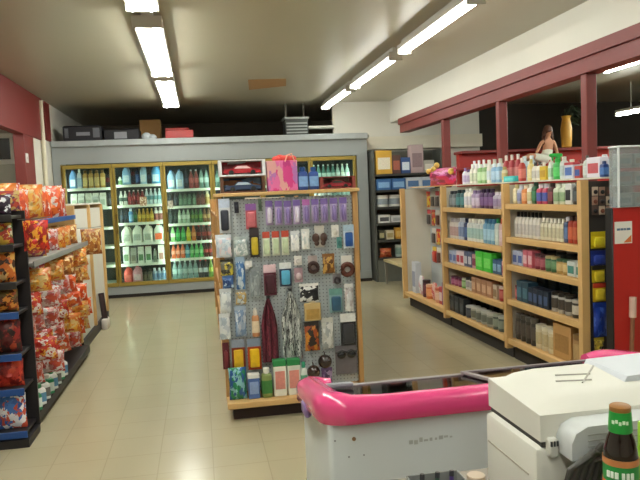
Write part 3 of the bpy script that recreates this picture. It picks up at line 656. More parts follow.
H(306, 256, 320, 274, 'ring', ['#b8a8a4', '#b8a8a4', '#3c2420'], 'hair_scrunchie', 'dark brown ring scrunchie on card on display rack', 'scrunchie')
H(322, 254, 335, 273, 'bag', ['#8a5c2c', '#c89c50', '#5c381c'], 'hanging_bag', 'gold and brown bag beside the brown scrunchie', 'bag')
H(339, 256, 355, 277, 'ring', ['#e8e4dc', '#e8e4dc', '#5c2c1c'], 'hair_scrunchie', 'reddish brown ring on white card at display rack right edge', 'scrunchie')
H(331, 274, 343, 284, 'ring', ['#8a8488', '#8a8488', '#2c2024'], 'hair_scrunchie', 'small black ring below the gold and brown bag', 'scrunchie')
H(219, 289, 232, 313, 'bag', ['#d0d6da', '#b0bac4', '#e4e8e8'], 'hanging_bag', 'upper silver pouch at the display rack left edge', 'bag')
H(235, 290, 247, 304, 'bag', ['#8a8c88', '#b89c60', '#c4ccd0'], 'hanging_bag', 'silver and gold bag beside the silver pouch', 'bag')
H(218.5, 314, 231, 339, 'bag', ['#dce0e2', '#c4ccd4', '#a8b4c0'], 'hanging_bag', 'lower silver pouch at the display rack left edge', 'bag')
H(234, 306, 247, 336, 'bag', ['#a4b4c8', '#7c94b4', '#c8d0d8'], 'hanging_bag', 'blue-grey tall bag under the silver and gold bag', 'bag')
H(251, 308, 260, 336, 'bottle', ['#c88c60', '#e8dccc', '#e4d0b4'], 'bottle', 'small orange and cream bottle hung beside the maroon cloth', 'bottle')
H(260, 299, 279, 361, 'cloth', ['#5c2030', '#782c3c', '#481824'], 'oven_mitt', 'tall maroon patterned cloth hung on the display rack', 'cloth')
H(280, 292, 303, 358, 'cloth', ['#2c2e30', '#c8ccc8', '#8c9290'], 'oven_mitt', 'tall black and white patterned cloth hung on display rack', 'cloth')
H(299, 284, 319, 301, 'bag', ['#e4e4e0', '#1c1c20', '#2c2c30'], 'hanging_bag', 'black and white print bag above the tan box', 'bag')
H(304, 302, 321, 320, 'box', ['#c8ac74', '#d8c8a4', '#b08c48'], 'carton_box', 'tan box hung below the black and white bag', 'box')
H(329, 289, 343, 312, 'blister', ['#8cb0b4', '#6c9c94', '#345c78'], 'blister_pack', 'teal pack with dark blue goods on display rack', 'blister pack')
H(344, 284, 354, 311, 'bag', ['#dcdcda', '#b0a8a8', '#c8c8c8'], 'hanging_bag', 'grey striped bag at display rack right edge', 'bag')
H(304, 322, 320, 350, 'bag', ['#2c2420', '#c88430', '#a04c24'], 'hanging_bag', 'orange and dark mixed bag below the tan box', 'bag')
H(321, 318, 334, 348, 'bag', ['#c4c4bc', '#a8acac', '#dcdcd8'], 'hanging_bag', 'clear grey bag beside the orange mixed bag', 'bag')
H(340, 314, 356.5, 345, 'blister', ['#2a2a2c', '#e8e8e4', '#3c3c40'], 'blister_pack', 'black pack with white header near the rack lower right', 'blister pack')
H(222, 343, 230, 369, 'stick', ['#6c2430', '#5a1c28', '#8c3c44'], 'blister_pack', 'narrow maroon pack at the rack lower left', 'pack')
H(231, 340, 246, 370, 'blister', ['#8c3c24', '#8c98a8', '#e0b428'], 'blister_pack', 'yellow pack with grey header left of its twin', 'blister pack')
H(247, 339, 262, 369, 'blister', ['#b4481c', '#7c8aa0', '#e8b818'], 'blister_pack', 'orange-yellow pack with grey header right of its twin', 'blister pack')
H(335, 346, 358, 373, 'glasses', ['#6a6468', '#6a6468', '#18181c'], 'sunglasses', 'black sunglasses on a grey card at rack lower right', 'sunglasses')
H(317, 350, 331.5, 367, 'ball', ['#2c1c18', '#2c1c18', '#2c1e1c'], 'hanging_ball', 'upper glossy dark brown ball hung low on the rack', 'ball', Y=DY-.1)
H(306, 361, 320, 377, 'ball', ['#2c1c18', '#2c1c18', '#34221e'], 'hanging_ball', 'lower glossy dark brown ball hung low on the rack', 'ball', Y=DY-.1)
H(321, 368, 333, 386, 'bag', ['#6a5080', '#3c3050', '#a08cb0'], 'hanging_bag', 'purple bag under the glossy brown balls', 'bag')
for cx, zt, Yh in HOOKS:
    if any(x0-.003 < cx < x1+.003 and z0-.02 < zt < z1 for x0, x1, z0, z1 in RECTS): continue   # that hook is covered by the pack above
    obj('peg_hook', lambda bm: sweep(bm, [(cx, DY, zt), (cx, Yh-.03, zt-.004), (cx, Yh-.045, zt+.008)], .0025, 6), metalm('#b8bcc0'), dk)
# goods standing on its base shelf
def stand(px0, px1, ytop, kind, cols, name, label, cat, Y=DY-.1, d=.07, z=.131, m_=None):
    zz = z
    a = on_y(px0, ytop, Y); b = on_y(px1, ytop, Y)
    w_ = b.x-a.x; h_ = a.z-zz
    r = thing(name, label, cat, ((a.x+b.x)/2, Y, zz), 0, 'goods on the rack base shelf')
    if kind in ('soda', 'tall', 'square'): P_bottle(r, w_, min(d, w_), h_, *cols, kind)
    elif kind == 'print':
        obj('pouch', lambda bm: bagmesh(bm, w_, h_, d, 3), printed(list(cols), 7), r)
    else: PB[kind](r, w_, d if kind == 'box' else min(d, w_), h_, *cols)
    return r
stand(228, 246, 368, 'print', ('#2c5c9c', '#2c8a5c', '#8cc4c8'), 'pouch', 'blue and green pouch standing at the rack base corner', 'pouch')
stand(247.5, 259, 374, 'box', ('#4868a8', '#e8e8e4', '#8ca4d0'), 'carton_box', 'blue box with white top on the rack base shelf', 'box', d=.06)
stand(260.5, 271.5, 368, 'square', ('#7c8c50', '#ecece4', '#3c7c3c'), 'bottle', 'olive green bottle with white cap on the rack base shelf', 'bottle')
for i, x in enumerate((272.5, 286.5)):
    stand(x, x+12.8, 360-i, 'box', ('#e8e8dc', '#2c8a4c', '#d88c80'), 'carton_box', ['white and green box next to the olive bottle', 'white and green box next to the teal wedge bottle'][i], 'box', d=.06)
stand(300, 306.5, 362, 'square', ('#dcE4DC', '#3c9a78', '#58a884'), 'bottle', 'white bottle with teal label at end of base shelf', 'bottle')
stand(313, 326, 382, 'box', ('#4c5a4c', '#2c3430', '#7c6c50'), 'carton_box', 'dark low box at end of the rack base shelf', 'box', d=.05)
# toys and packs on top of the rack
ZT = 1.526
def toycar(px0, px1, y0, y1, Y, colours, label, z):
    a = on_y(px0, y0, Y); b = on_y(px1, y1, Y); w_ = b.x-a.x; h_ = a.z-z; d = .12
    fr, bg, car, gls = colours
    r = thing('toy_car_box', label, 'toy car box', ((a.x+b.x)/2, Y+d/2, z), 0, 'boxes on top of the display rack')
    def shell(bm):
        bx(bm, -w_/2, w_/2, -d/2, d/2, 0, h_*.1); bx(bm, -w_/2, w_/2, -d/2, d/2, h_*.93, h_); bx(bm, -w_/2, w_/2, d/2-.005, d/2, h_*.1, h_*.93)
        for s in (-1, 1): bx(bm, s*w_/2, s*(w_/2-.022), -d/2, d/2, h_*.1, h_*.93)
    obj('carton', shell, mat(fr, .4, .1), r, smooth=False)
    obj('backdrop_card', lambda bm: bx(bm, -w_*.43, w_*.43, d/2-.012, d/2-.006, h_*.1, h_*.9), printed(bg, 4), r)
    def body(bm):
        L = w_*.4; H_ = h_*.8
        o = [(-L, .16), (-L, .4), (-L*.85, .47), (-L*.5, .5), (-L*.28, .78), (L*.3, .78), (L*.58, .5), (L*.92, .44), (L, .34), (L, .16)]
        prism(bm, [(x, h_*.06+z_*H_) for x, z_ in o], -.04, .035)
    cb = obj('car_body', body, mat(car, .2, .1, coat=.5), r)
    L = w_*.4; H_ = h_*.8
    obj('car_window', lambda bm: prism(bm, [(-L*.42, h_*.06+.52*H_), (-L*.24, h_*.06+.72*H_), (L*.26, h_*.06+.72*H_), (L*.48, h_*.06+.52*H_)], -.042, -.039), mat(gls, .1), cb)
    for s in (-.58, .58):
        obj('wheel', lambda bm: tube(bm, (s*L, -.048, h_*.06+.2*H_), (s*L, -.02, h_*.06+.2*H_), H_*.2, 14), mat('#1c1c1c', .5), cb)
    return r
TY = DY-.02
r1z = ZT
a = toycar(220, 266, 177, 196, TY, ('#5c3a28', ['#2c3c5c', '#8ca8c8', '#b86a2c'], '#3c4c6c', '#c0d4e4'), 'lower toy car box with dark blue car on the display rack', ZT)
h1 = on_y(220, 177, TY).z
toycar(218, 266, 160.5, 177, TY, ('#e4e6e8', ['#d8d8dc', '#c03040', '#8c1c28'], '#b82c38', '#f0c8cc'), 'upper white toy car box with red car on the display rack', h1+.001)
toycar(320, 356, 177, 195, TY, ('#8c4038', ['#b0a090', '#c8b8a0', '#7c3c38'], '#a83440', '#3c4440'), 'red toy car box at the end of the display rack top', ZT)
a = on_y(266.5, 161, TY); b = on_y(297, 161, TY); w_ = b.x-a.x; h_ = a.z-ZT
r = thing('gift_bag', 'pink printed gift bag with red tissue on the display rack', 'gift bag', ((a.x+b.x)/2, TY+.05, ZT), 0)
obj('bag_body', lambda bm: bx(bm, -w_/2, w_/2, -.05, .05, 0, h_, .004), printed(['#d8468c', '#c83c84', '#e070a8', '#b878b8', '#e0a4a0'], 7, .4), r)
def tissue(bm):
    for k in range(5):
        ball(bm, (w_*(-.15+.13*k), rng.uniform(-.01, .02), h_+.012+rng.uniform(0, .012)), .026, 1.2, .7, .8, 8)
obj('tissue', tissue, mat('#e0524a', .6, .2, 20, bump=.5), r)
for s in (-.052, .052):
    obj('handle', lambda bm: sweep(bm, [(w_*.1, s, h_-.01), (w_*.18, s, h_+.035), (w_*.32, s, h_+.045), (w_*.42, s, h_-.01)], .005, 6), mat('#e8a890', .5), r)
for i, x in enumerate((298, 309)):
    a = on_y(x, 167, TY); b = on_y(x+10, 167, TY)
    r = thing('bottle', ['blue bottle beside the pink gift bag', 'blue bottle beside the red toy car box'][i], 'bottle', ((a.x+b.x)/2, TY+.04, ZT), 0, 'blue bottles on the display rack')
    P_bottle(r, b.x-a.x, .06, a.z-ZT, '#2c4c94', '#24508c', '#7ca4d4', 'square')

# ------------------------------------------------------------------ shelf run beside the opening
GX0, GX1 = 2.56, 2.92
YP = [8.2, 6.76, 5.3, 4.12]       # posts from the far end to the near end
WPAN = mat('#d8d4c6', .55, .04)
ZS = {1: [1.29, .965, .705, .47, .19], 2: [1.34, 1.06, .825, .53, .19]}
def bay(k, label):
    y1, y0 = YP[k], YP[k+1]
    g = thing('shelf_bay', label, 'shelf unit', (0, 0, 0), 0, 'shelf bays along the opening')
    obj('back_panel', lambda bm: bx(bm, GX1, GX1+.03, y0+.005, y1-.005, .1, 1.5), WPAN if k else PEGM, g, smooth=False)
    obj('side_panel', lambda bm: bx(bm, GX0+.03, GX1, y1-.03, y1-.012, .1, 1.5), WPAN, g, smooth=False)
    obj('upright', lambda bm: bx(bm, GX0-.03, GX0+.03, y1-.055, y1-.01, .1, 1.51, .003), WOODL, g)
    if k == 2:
        obj('side_panel', lambda bm: bx(bm, GX0+.03, GX1, y0+.005, y0+.02, .1, 1.5), mat('#3a3532', .6), g, smooth=False)
        obj('upright', lambda bm: bx(bm, GX0-.03, GX0+.03, y0-.03, y0+.02, .1, 1.51, .003), WOODL, g)
    obj('kick_base', lambda bm: bx(bm, GX0+.06, GX1, y0+.01, y1-.02, 0, .1), mat('#2a2420', .7), g, smooth=False)
    zs = ZS.get(k, [.19])
    for z in zs:
        obj('shelf', lambda bm: (bx(bm, GX0, GX1, y0+.025, y1-.06, z-.02, z-.001), bx(bm, GX0-.02, GX0, y0+.025, y1-.06, z-.045, z+.003, .003)), WOODL, g)
    if k: obj('top_shelf', lambda bm: bx(bm, GX0+.1, GX1+.05, y0+(.025 if k == 1 else -.07), y1-.06, 1.515, 1.525), mat('#dcd8c8', .5), g, smooth=False)
    else: obj('top_shelf', lambda bm: bx(bm, GX0+.1, GX1+.05, y0+.0, y1-.06, 1.515, 1.525), WOODL, g)
bay(0, 'far shelf bay with a white end panel and pegboard back')
bay(1, 'middle shelf bay of toiletries between two wood posts')
bay(2, 'near shelf bay of toiletries beside the red cabinet')
def gat(k, z, front=.07):
    y1 = YP[k]-.07
    def at(t, back): return (GX0+front+back, y1-t, z+.001), -PI/2
    return at
def grow(k, z, items, place, front=.07):
    row(items, gat(k, z, front), place, 'goods on the toiletry shelves', YP[k]-YP[k+1]-.11)
T_ = '#e6e2d6'
# --- middle bay
grow(1, 1.526, [(1, 'tall', .06, .05, .17, ('#e4e0ea', '#8c6ca8', '#c8b8d8'), 'white bottle with purple cap'), (1, 'bottle', .06, .05, .15, ('#d8d4dc', '#5c4c78', '#b8a8c8'), 'lilac-white bottle'), (2, 'tall', .06, .05, .2, (T_, '#e8e4dc', '#c8d0b8'), 'tall white bottle'), (2, 'square', .075, .05, .19, ('#8cb878', '#e8ece0', '#c8e0b8'), 'green and white bottle'), (1, 'tall', .06, .05, .22, (T_, T_, '#d0dce0'), 'tallest white bottle'), (2, 'square', .07, .05, .18, ('#8cb8d8', '#dce8f0', '#b8d4e8'), 'light blue bottle'), (1, 'bottle', .07, .05, .14, ('#d8d0a8', '#a89860', '#c8b880'), 'cream bottle'), (1, 'box', .2, .09, .05, ('#38b4b4', None, '#68ccc8'), 'flat turquoise box'), (1, 'tall', .06, .05, .2, ('#b84038', '#e0d8d0', '#d87c70'), 'red bottle')], 'on top of the middle toiletry bay', .22)
grow(1, 1.29, [(2, 'square', .08, .06, .17, ('#5c6468', '#30363c', '#80888c'), 'grey bottle'), (2, 'square', .09, .06, .18, ('#28585c', '#1c3438', '#4c8488'), 'dark teal bottle'), (2, 'square', .075, .06, .19, (T_, '#d8d8d0', '#c8c8d0'), 'white bottle'), (2, 'square', .08, .06, .17, ('#a894b8', '#7c6890', '#d0c4d8'), 'lilac bottle'), (3, 'square', .08, .06, .18, ('#4a2c58', '#2c1c38', '#7c5c8c'), 'dark purple bottle'), (3, 'square', .075, .06, .15, ('#b8b0c0', '#d8d4dc', '#9888a8'), 'pale lilac bottle')], "on the middle toiletry bay's top shelf")
grow(1, .965, [(3, 'square', .07, .06, .21, ('#d4d0c8', '#b0a8a8', '#b89c98'), 'off-white bottle'), (2, 'square', .06, .06, .22, ('#b8c4d8', '#d8dce4', '#7c90b8'), 'pale blue bottle'), (1, 'square', .07, .06, .22, ('#2c3c64', '#1c2440', '#506ca0'), 'dark blue bottle'), (5, 'square', .065, .06, .22, ('#dce0dc', T_, '#a8c8c4'), 'white bottle with pale label'), (3, 'square', .07, .06, .23, ('#6ca4c8', '#48789c', '#a8d0e4'), 'light blue bottle'), (1, 'square', .075, .06, .24, ('#c8d8d0', '#2c8a50', '#d8e4dc'), 'white bottle with green cap'), (2, 'square', .075, .06, .24, ('#d8b8bc', '#c83434', '#e4ccd0'), 'pink bottle with red cap')], "on the middle toiletry bay's second shelf")
grow(1, .705, [(2, 'box', .09, .08, .13, ('#a8b4cc', None, '#5c70a8'), 'blue-grey box'), (2, 'box', .09, .08, .14, ('#e0d0d4', None, '#b83c50'), 'white and red box'), (2, 'box', .09, .08, .15, ('#505878', None, '#c8c8d4'), 'slate blue box'), (1, 'box', .09, .08, .14, ('#c898a0', None, '#8c3c58'), 'rose box'), (2, 'box', .17, .1, .18, ('#48c83c', None, '#7ce068'), 'bright green box'), (2, 'box', .08, .08, .13, ('#3c5c84', None, '#8cb0d0'), 'dark blue box'), (1, 'box', .09, .08, .13, ('#d0a0a8', None, '#a85c6c'), 'pink box')], "on the middle toiletry bay's third shelf")
grow(1, .47, [(3, 'jar', .08, .08, .09, ('#8c3c5c', '#5c2c48', '#b06c8c'), 'plum jar'), (1, 'jar', .08, .08, .1, ('#6ca454', '#d0d8c0', '#a8c890'), 'green jar'), (2, 'jar', .075, .075, .12, ('#d4d0c8', '#2c2c2c', '#a8a8a8'), 'white jar with black lid'), (4, 'box', .1, .09, .15, ('#b08060', None, '#d0a888'), 'tan box'), (1, 'box', .08, .08, .13, ('#c8b49c', None, '#8c7458'), 'beige box'), (2, 'jar', .08, .08, .13, ('#a83838', '#d8c8c0', '#c87068'), 'red jar')], "on the middle toiletry bay's fourth shelf")
grow(1, .19, [(3, 'box', .11, .1, .17, ('#24282c', None, '#44484c'), 'black box'), (1, 'jar', .1, .1, .12, ('#3c4048', '#c8c8c8', '#585c64'), 'dark can'), (4, 'jar', .1, .1, .13, ('#a4a498', '#c8c8c0', '#707468'), 'silver-grey can'), (3, 'jar', .09, .09, .14, ('#586058', '#b0b4a8', '#889080'), 'greenish can')], "on the middle toiletry bay's bottom shelf")
# --- near bay
grow(2, 1.526, [(1, 'tall', .06, .05, .18, ('#e0d08c', '#d8c070', '#e8dca8'), 'pale yellow bottle'), (2, 'tall', .055, .05, .15, (T_, '#3c3430', '#c8c4bc'), 'white bottle with dark cap'), (1, 'box', .1, .06, .11, ('#d8b83c', None, '#c09828'), 'yellow box'), (1, 'tall', .05, .05, .17, ('#dce4dc', T_, '#a8c8a8'), 'slim white bottle'), (1, 'spray', .09, .06, .2, ('#30a848', '#38b850', '#58c868'), 'bright green spray bottle'), (1, 'square', .06, .05, .17, ('#d8dcd8', T_, '#b8c8c8'), 'plain white bottle'), (1, 'box', .12, .06, .12, ('#c8ccd8', '#b84048', '#4868a8'), 'white box with red top'), (1, 'box', .08, .06, .09, ('#b84038', None, '#3c58a0'), 'red and blue box'), (1, 'tall', .05, .05, .16, ('#b8c0b8', '#484c48', '#d0d4d0'), 'grey bottle'), (1, 'box', .16, .07, .14, ('#dcd8e0', None, '#b85058'), 'white box with red print')], 'on top of the near toiletry bay', .2)
grow(2, 1.34, [(1, 'square', .06, .06, .16, ('#d8cca4', '#c8b880', '#e0d8b8'), 'cream bottle'), (1, 'square', .06, .06, .15, ('#b8bcd0', '#d8d8e0', '#8c94b8'), 'pale blue bottle'), (1, 'square', .08, .06, .15, ('#d88848', '#d8c8b0', '#e4a878'), 'orange bottle'), (1, 'square', .06, .06, .16, (T_, T_, '#c8c090'), 'white bottle'), (1, 'square', .06, .06, .17, ('#285c3c', '#1c3c2c', '#408058'), 'dark green bottle'), (2, 'square', .07, .06, .15, ('#b8405c', '#d8d0d8', '#4c5ca8'), 'pink and blue bottle'), (1, 'square', .065, .06, .16, ('#4c2428', '#2c181c', '#7c444c'), 'maroon bottle'), (2, 'square', .07, .06, .15, ('#c8d0b8', '#d8dccc', '#8ca880'), 'pale green bottle'), (1, 'box', .08, .06, .15, ('#d4d4d0', None, '#24282c'), 'white and black box'), (1, 'square', .06, .06, .16, ('#202428', '#303438', '#50585c'), 'black bottle'), (1, 'square', .065, .06, .15, ('#8cc0bc', T_, '#c8e0dc'), 'pale teal bottle')], "on the near toiletry bay's top shelf")
grow(2, 1.06, [(7, 'tall', .055, .055, .21, ('#e0ddd4', B_, '#c8c4c0'), 'white bottle with black cap'), (6, 'square', .05, .05, .17, ('#e4dfc8', '#e8e4d4', '#c8c4a8'), 'cream-white bottle'), (1, 'square', .055, .05, .19, ('#38507c', '#d8d8d8', '#6080b0'), 'blue bottle'), (4, 'square', .055, .055, .2, ('#a83c28', '#3c2420', '#c86848'), 'red-brown bottle')], "on the near toiletry bay's second shelf", .08)
grow(2, .825, [(2, 'box', .08, .08, .12, ('#b4bcd4', None, '#5068a8'), 'pale blue box'), (2, 'box', .07, .08, .14, ('#c86878', None, '#e0b8c0'), 'pink box'), (2, 'jar', .07, .07, .12, ('#843040', '#503038', '#b0606c'), 'wine red jar'), (2, 'jar', .07, .07, .12, ('#3c6c48', '#c0b080', '#6c9870'), 'green jar'), (2, 'jar', .075, .075, .11, ('#b89858', '#3c6048', '#d8c088'), 'tan jar with green lid'), (2, 'box', .1, .08, .11, ('#d0d8d4', None, '#4c8c84'), 'white and teal box')], "on the near toiletry bay's third shelf")
grow(2, .53, [(1, 'jar', .07, .07, .12, ('#b83c40', '#8c2830', '#d87c78'), 'red jar'), (2, 'box', .09, .1, .17, ('#2c4c5c', None, '#4c7484'), 'dark teal box'), (4, 'box', .07, .1, .14, ('#1c2838', None, '#44587c'), 'navy box'), (3, 'jar', .085, .085, .15, ('#a8a49c', '#2c2824', '#484038'), 'silver can with dark band'), (2, 'jar', .085, .085, .13, ('#3c342c', '#a8a49c', '#c8c0b0'), 'dark can')], "on the near toiletry bay's fourth shelf")
grow(2, .19, [(4, 'jar', .075, .075, .22, ('#38342f', '#4c4840', '#544c44'), 'tall charcoal can'), (3, 'jar', .085, .085, .19, ('#d4c8a8', '#e0d8c0', '#c0b088'), 'cream canister'), (1, 'box', .24, .2, .26, ('#bc9058', None, '#a47c48'), 'large brown cardboard box', .06), (1, 'jar', .09, .09, .22, ('#a88458', '#8c6c44', '#b89868'), 'tall tan canister'), (1, 'jar', .07, .07, .1, ('#c84848', '#e4e0d8', '#e8d4d0'), 'small red and white can')], "on the near toiletry bay's bottom shelf")
# second row standing behind on the deepest shelves
grow(2, 1.06, [(3, 'box', .12, .06, .1, ('#3c7c80', None, '#68a4a4'), 'teal carton at the back')], "on the near toiletry bay's second shelf", .26)
grow(2, .53, [(6, 'box', .14, .08, .19, ('#28485c', None, '#4c748c'), 'blue carton in the back row')], "on the near toiletry bay's fourth shelf", .28)
grow(1, .19, [(6, 'box', .12, .07, .2, ('#1c2028', None, '#34383c'), 'black carton in the back row')], "on the middle toiletry bay's bottom shelf", .28)
grow(2, 1.526, [(3, 'tall', .06, .05, .15, ('#c8c8b8', '#d8d4c4', '#a8a890'), 'tall grey-white bottle behind'), (2, 'square', .07, .05, .15, ('#b8c4a0', '#dcdccc', '#7c9868'), 'tall sage bottle behind'), (3, 'tall', .06, .05, .14, ('#d4ccc0', '#8c3c34', '#c8a8a0'), 'tall beige bottle behind'), (2, 'square', .07, .05, .16, ('#8c98b0', '#d8dce0', '#b8c4d8'), 'tall slate bottle behind')], 'on top of the near toiletry bay', .31)
grow(1, 1.526, [(3, 'tall', .06, .05, .24, ('#d0c8d8', '#e4e0e4', '#a890b8'), 'tall lavender bottle behind'), (3, 'square', .07, .05, .23, ('#dcdcd0', '#c8c8b8', '#a8b498'), 'tall ivory bottle behind'), (3, 'tall', .06, .05, .25, ('#a83c44', '#d8c8c0', '#c87c78'), 'tall crimson bottle behind'), (2, 'square', .07, .05, .22, ('#b8ccd8', '#dce4e8', '#88a8c0'), 'tall sky blue bottle behind')], 'on top of the middle toiletry bay', .32)
grow(1, .705, [(8, 'box', .11, .07, .16, ('#8c8898', None, '#c0b8c4'), 'grey carton in the back row')], "on the middle toiletry bay's third shelf", .27)
grow(2, .825, [(7, 'jar', .09, .09, .15, ('#4c5868', '#a8a8a8', '#8c98a8'), 'slate jar in the back row')], "on the near toiletry bay's third shelf", .27)
# --- far bay: hanging goods and bins
def hangx(y, z, w_, h_, kind, cols, name, label, cat, X=GX1-.05):
    r = thing(name, label, cat, (X, y, z), -PI/2, 'goods hung in the far bay')
    A, Bc, C_ = cols
    if kind == 'bag':
        obj('pouch', lambda bm: bagmesh(bm, w_, h_*.86, .03, 2), printed([A, Bc, C_], 5, seed=y), r)
        obj('header', lambda bm: bx(bm, -w_/2, w_/2, -.002, .003, h_*.84, h_, .001), mat(A, .5, .1), r)
    else:
        obj('backing_card', lambda bm: bx(bm, -w_/2, w_/2, .002, .006, 0, h_, .001), mat(A, .5, .1), r)
        obj('header', lambda bm: bx(bm, -w_/2, w_/2, -.0005, .0025, h_*.74, h_, .0008), mat(Bc, .5, .2, 60), r)
        obj('goods', lambda bm: bx(bm, -w_*.36, w_*.36, -.02, .003, h_*.08, h_*.68, .008, 2), mat(C_, .35, .3, 30), r)
hr = ('#c8c4bc', '#8c8480', '#48403c')
cs = [('#c8c4bc', '#e0dcd4', '#4c4440'), ('#b8b0a8', '#c8404c', '#5c5450'), ('#b03c34', '#d8b83c', '#c84c3c'), ('#c8b4a8', '#d0ccc4', '#603830')]
names_ = [['grey', 'pale', 'dusty', 'brown-grey'], ['red-topped', 'crimson-topped', 'pink-topped', 'rust-topped']]
hc = [(7.9, 1.26), (7.74, 1.26), (7.9, 1.03), (7.74, 1.03), (7.9, .8), (7.74, .8), (7.9, .57), (7.74, .57), (8.06, 1.26), (8.06, 1.03)]
pos = ['top of the middle column', 'top of the post-side column', 'second row of the middle column', 'second row beside the post', 'third row of the middle column', 'third row beside the post', 'bottom of the middle column', 'bottom beside the post', 'top of the far column', 'second row of the far column']
ds = ['grey card pack', 'pale pack with red header', 'cream pack', 'brown-grey pack', 'dusty pink pack', 'red and yellow bag', 'pale grey pack', 'dark card pack', 'red bag', 'grey-brown pack']
for i, (y, z) in enumerate(hc):
    c = cs[i % 4] if i not in (5, 8) else ('#c83830', '#d8c040', '#e0a838')
    hangx(y, z, .13, .2, 'bag' if i in (5, 8, 2) else 'card', c, 'hanging_pack', f"{ds[i]} at {pos[i]}, far bay pegboard", 'pack')
def fbin(t, desc, kind, w_, d_, h_, cols, back=0.):
    product(kind, w_, d_, h_*1.3, cols, f'{desc} on the far bay base shelf', CATS[kind], (GX0+.1+back, YP[0]-.07-t, .191), -PI/2, 'goods on the far bay base')
fbin(.13, 'pale leaning carton', 'box', .14, .08, .3, ('#c8ccd4', None, '#8c94a8'))
fbin(.33, 'white pouch', 'pouch', .14, .07, .18, ('#e0d8d8', '#c8a0a8', '#d8d8dc'))
fbin(.50, 'dark maroon jar', 'jar', .1, .1, .16, ('#4c2430', '#301820', '#6c3c48'))
fbin(.64, 'orange tub', 'jar', .11, .11, .13, ('#d07848', '#d8a888', '#e0a070'))
fbin(.79, 'pink pouch', 'pouch', .13, .07, .16, ('#d89890', '#c85c58', '#e0c0b0'))
fbin(.94, 'peach tub', 'jar', .11, .11, .13, ('#d8a080', '#c86850', '#e0c0a8'))
fbin(1.07, 'red and white carton', 'box', .1, .08, .15, ('#b83840', None, '#e0d0d0'))
fbin(1.2, 'purple carton', 'box', .11, .1, .2, ('#4c3c84', None, '#8470b0'))
# magenta bag with yellow balls on top of the far bay
p0 = on_x(426, 190, GX0+.2); p1 = on_x(452, 190, GX0+.2)
L_ = p0.y-p1.y; zt = on_x(440, 168, GX0+.2).z
t = thing('party_bag', 'magenta party bag with yellow balls on top of the far bay', 'party bag', (GX0+.26, (p0.y+p1.y)/2, 1.526), -PI/2)
obj('bag_body', lambda bm: bagmesh(bm, min(L_, 1.0), zt-1.526, .16, 4), printed(['#b01c4c', '#d02c5c', '#8c1440', '#c85ca0'], 6), t)
for i, (u, v) in enumerate(((-.42, .88), (-.1, 1.18), (.42, .75), (-.22, .98))):
    obj('yellow_ball', lambda bm: ball(bm, (u*L_, -.04, (zt-1.526)*v), .035, seg=12), mat('#e0c060', .3), t)
# end panel of the near bay: packs facing the counter
ex = lambda px, py: on_y(px, py, YP[3]-.02)
def endpack(px0, py0, px1, py1, kind, cols, name, label, cat):
    hang(px0, py0, px1, py1, kind, cols, name, label, cat, Y=YP[3]-.03, t=.04, board=None, group='packs on the end panel')
k = 0
for rI, y in enumerate((187, 196.5, 206)):
    for cI, x in enumerate((592, 599, 606)):
        endpack(x, y, x+6, y+8.5, 'tag', [['#c8b49c', '#a88470', '#5c4840'][(rI+cI) % 3], '#000000', ['#2c2424', '#1c1c20', '#7c4838'][(rI*2+cI) % 3]], 'makeup_card', f"small makeup card, {ORD[cI]} in the {['upper', 'middle', 'lower'][rI]} row of the end panel", 'makeup card')
endpack(591, 232, 606, 248, 'blister', ['#d8c41c', '#c8b418', '#e0d030'], 'blister_pack', 'plain yellow pack on the end panel beside red cabinet', 'pack')
endpack(591, 251, 606, 265, 'blister', ['#283c90', '#20307c', '#3448a0'], 'blister_pack', 'short dark blue pack under the plain yellow pack', 'pack')
endpack(592, 266, 605, 282, 'blister', ['#c8b020', '#2c2818', '#d8c030'], 'blister_pack', 'yellow pack with black header on the end panel', 'pack')
endpack(593, 283.5, 606, 301, 'blister', ['#d8b828', '#c83c28', '#e0c838'], 'blister_pack', 'yellow pack with red header on the end panel', 'pack')
endpack(593, 303, 607, 336, 'bag', ['#2040a0', '#1c3488', '#3c5cb8'], 'hanging_bag', 'long bright blue bag low on the end panel', 'bag')
endpack(594, 338, 604, 356, 'bag', ['#b8a030', '#2c2820', '#8c7820'], 'hanging_bag', 'yellow-brown bag at the foot of the end panel', 'bag')

# red cabinet in front of the end panel and the acrylic case on it
RY = 3.8
ra = on_y(613, 208, RY); rb = on_y(660, 208, RY)
t = thing('red_cabinet', 'tall shallow red cabinet with a white notice beside the shelves', 'cabinet', (0, 0, 0))
zc = ra.z
obj('front_panel', lambda bm: bx(bm, ra.x, ra.x+.75, RY, RY+.02, 0, zc, .004), mat('#b4231d', .4, .06, 4.), t)
obj('carcass', lambda bm: bx(bm, ra.x-.0, ra.x+.75, RY+.02, RY+.07, 0, zc-.002, .004), mat('#1c1a1a', .5), t)
obj('edge_trim', lambda bm: bx(bm, ra.x-.012, ra.x, RY-.004, RY+.07, 0, zc+.0, .004), mat('#141414', .5), t)
n0, n1 = on_y(614.5, 222, RY-.002), on_y(632, 243, RY-.002)
nt = obj('notice', lambda bm: bx(bm, n0.x, n1.x, RY-.004, RY-.001, n1.z, n0.z), mat('#e4e2da', .6, .03), t)
nw, nh = n1.x-n0.x, n0.z-n1.z
obj('lettering', lambda bm: [bx(bm, n0.x+nw*a, n0.x+nw*b, RY-.0055, RY-.004, n0.z-nh*(c+.1), n0.z-nh*c) for a, b, c in ((.12, .3, .3), (.33, .5, .3), (.53, .64, .3), (.68, .9, .3))], mat('#54708c', .6), nt)
obj('emblem', lambda bm: prism(bm, [(n1.x-nw*.5, n1.z+nh*.05), (n1.x-nw*.05, n1.z+nh*.05), (n1.x-nw*.05, n1.z+nh*.38)], RY-.0055, RY-.004), mat('#c86c34', .6), nt)
ca, cb_ = on_y(617, 148, RY), on_y(660, 208, RY)
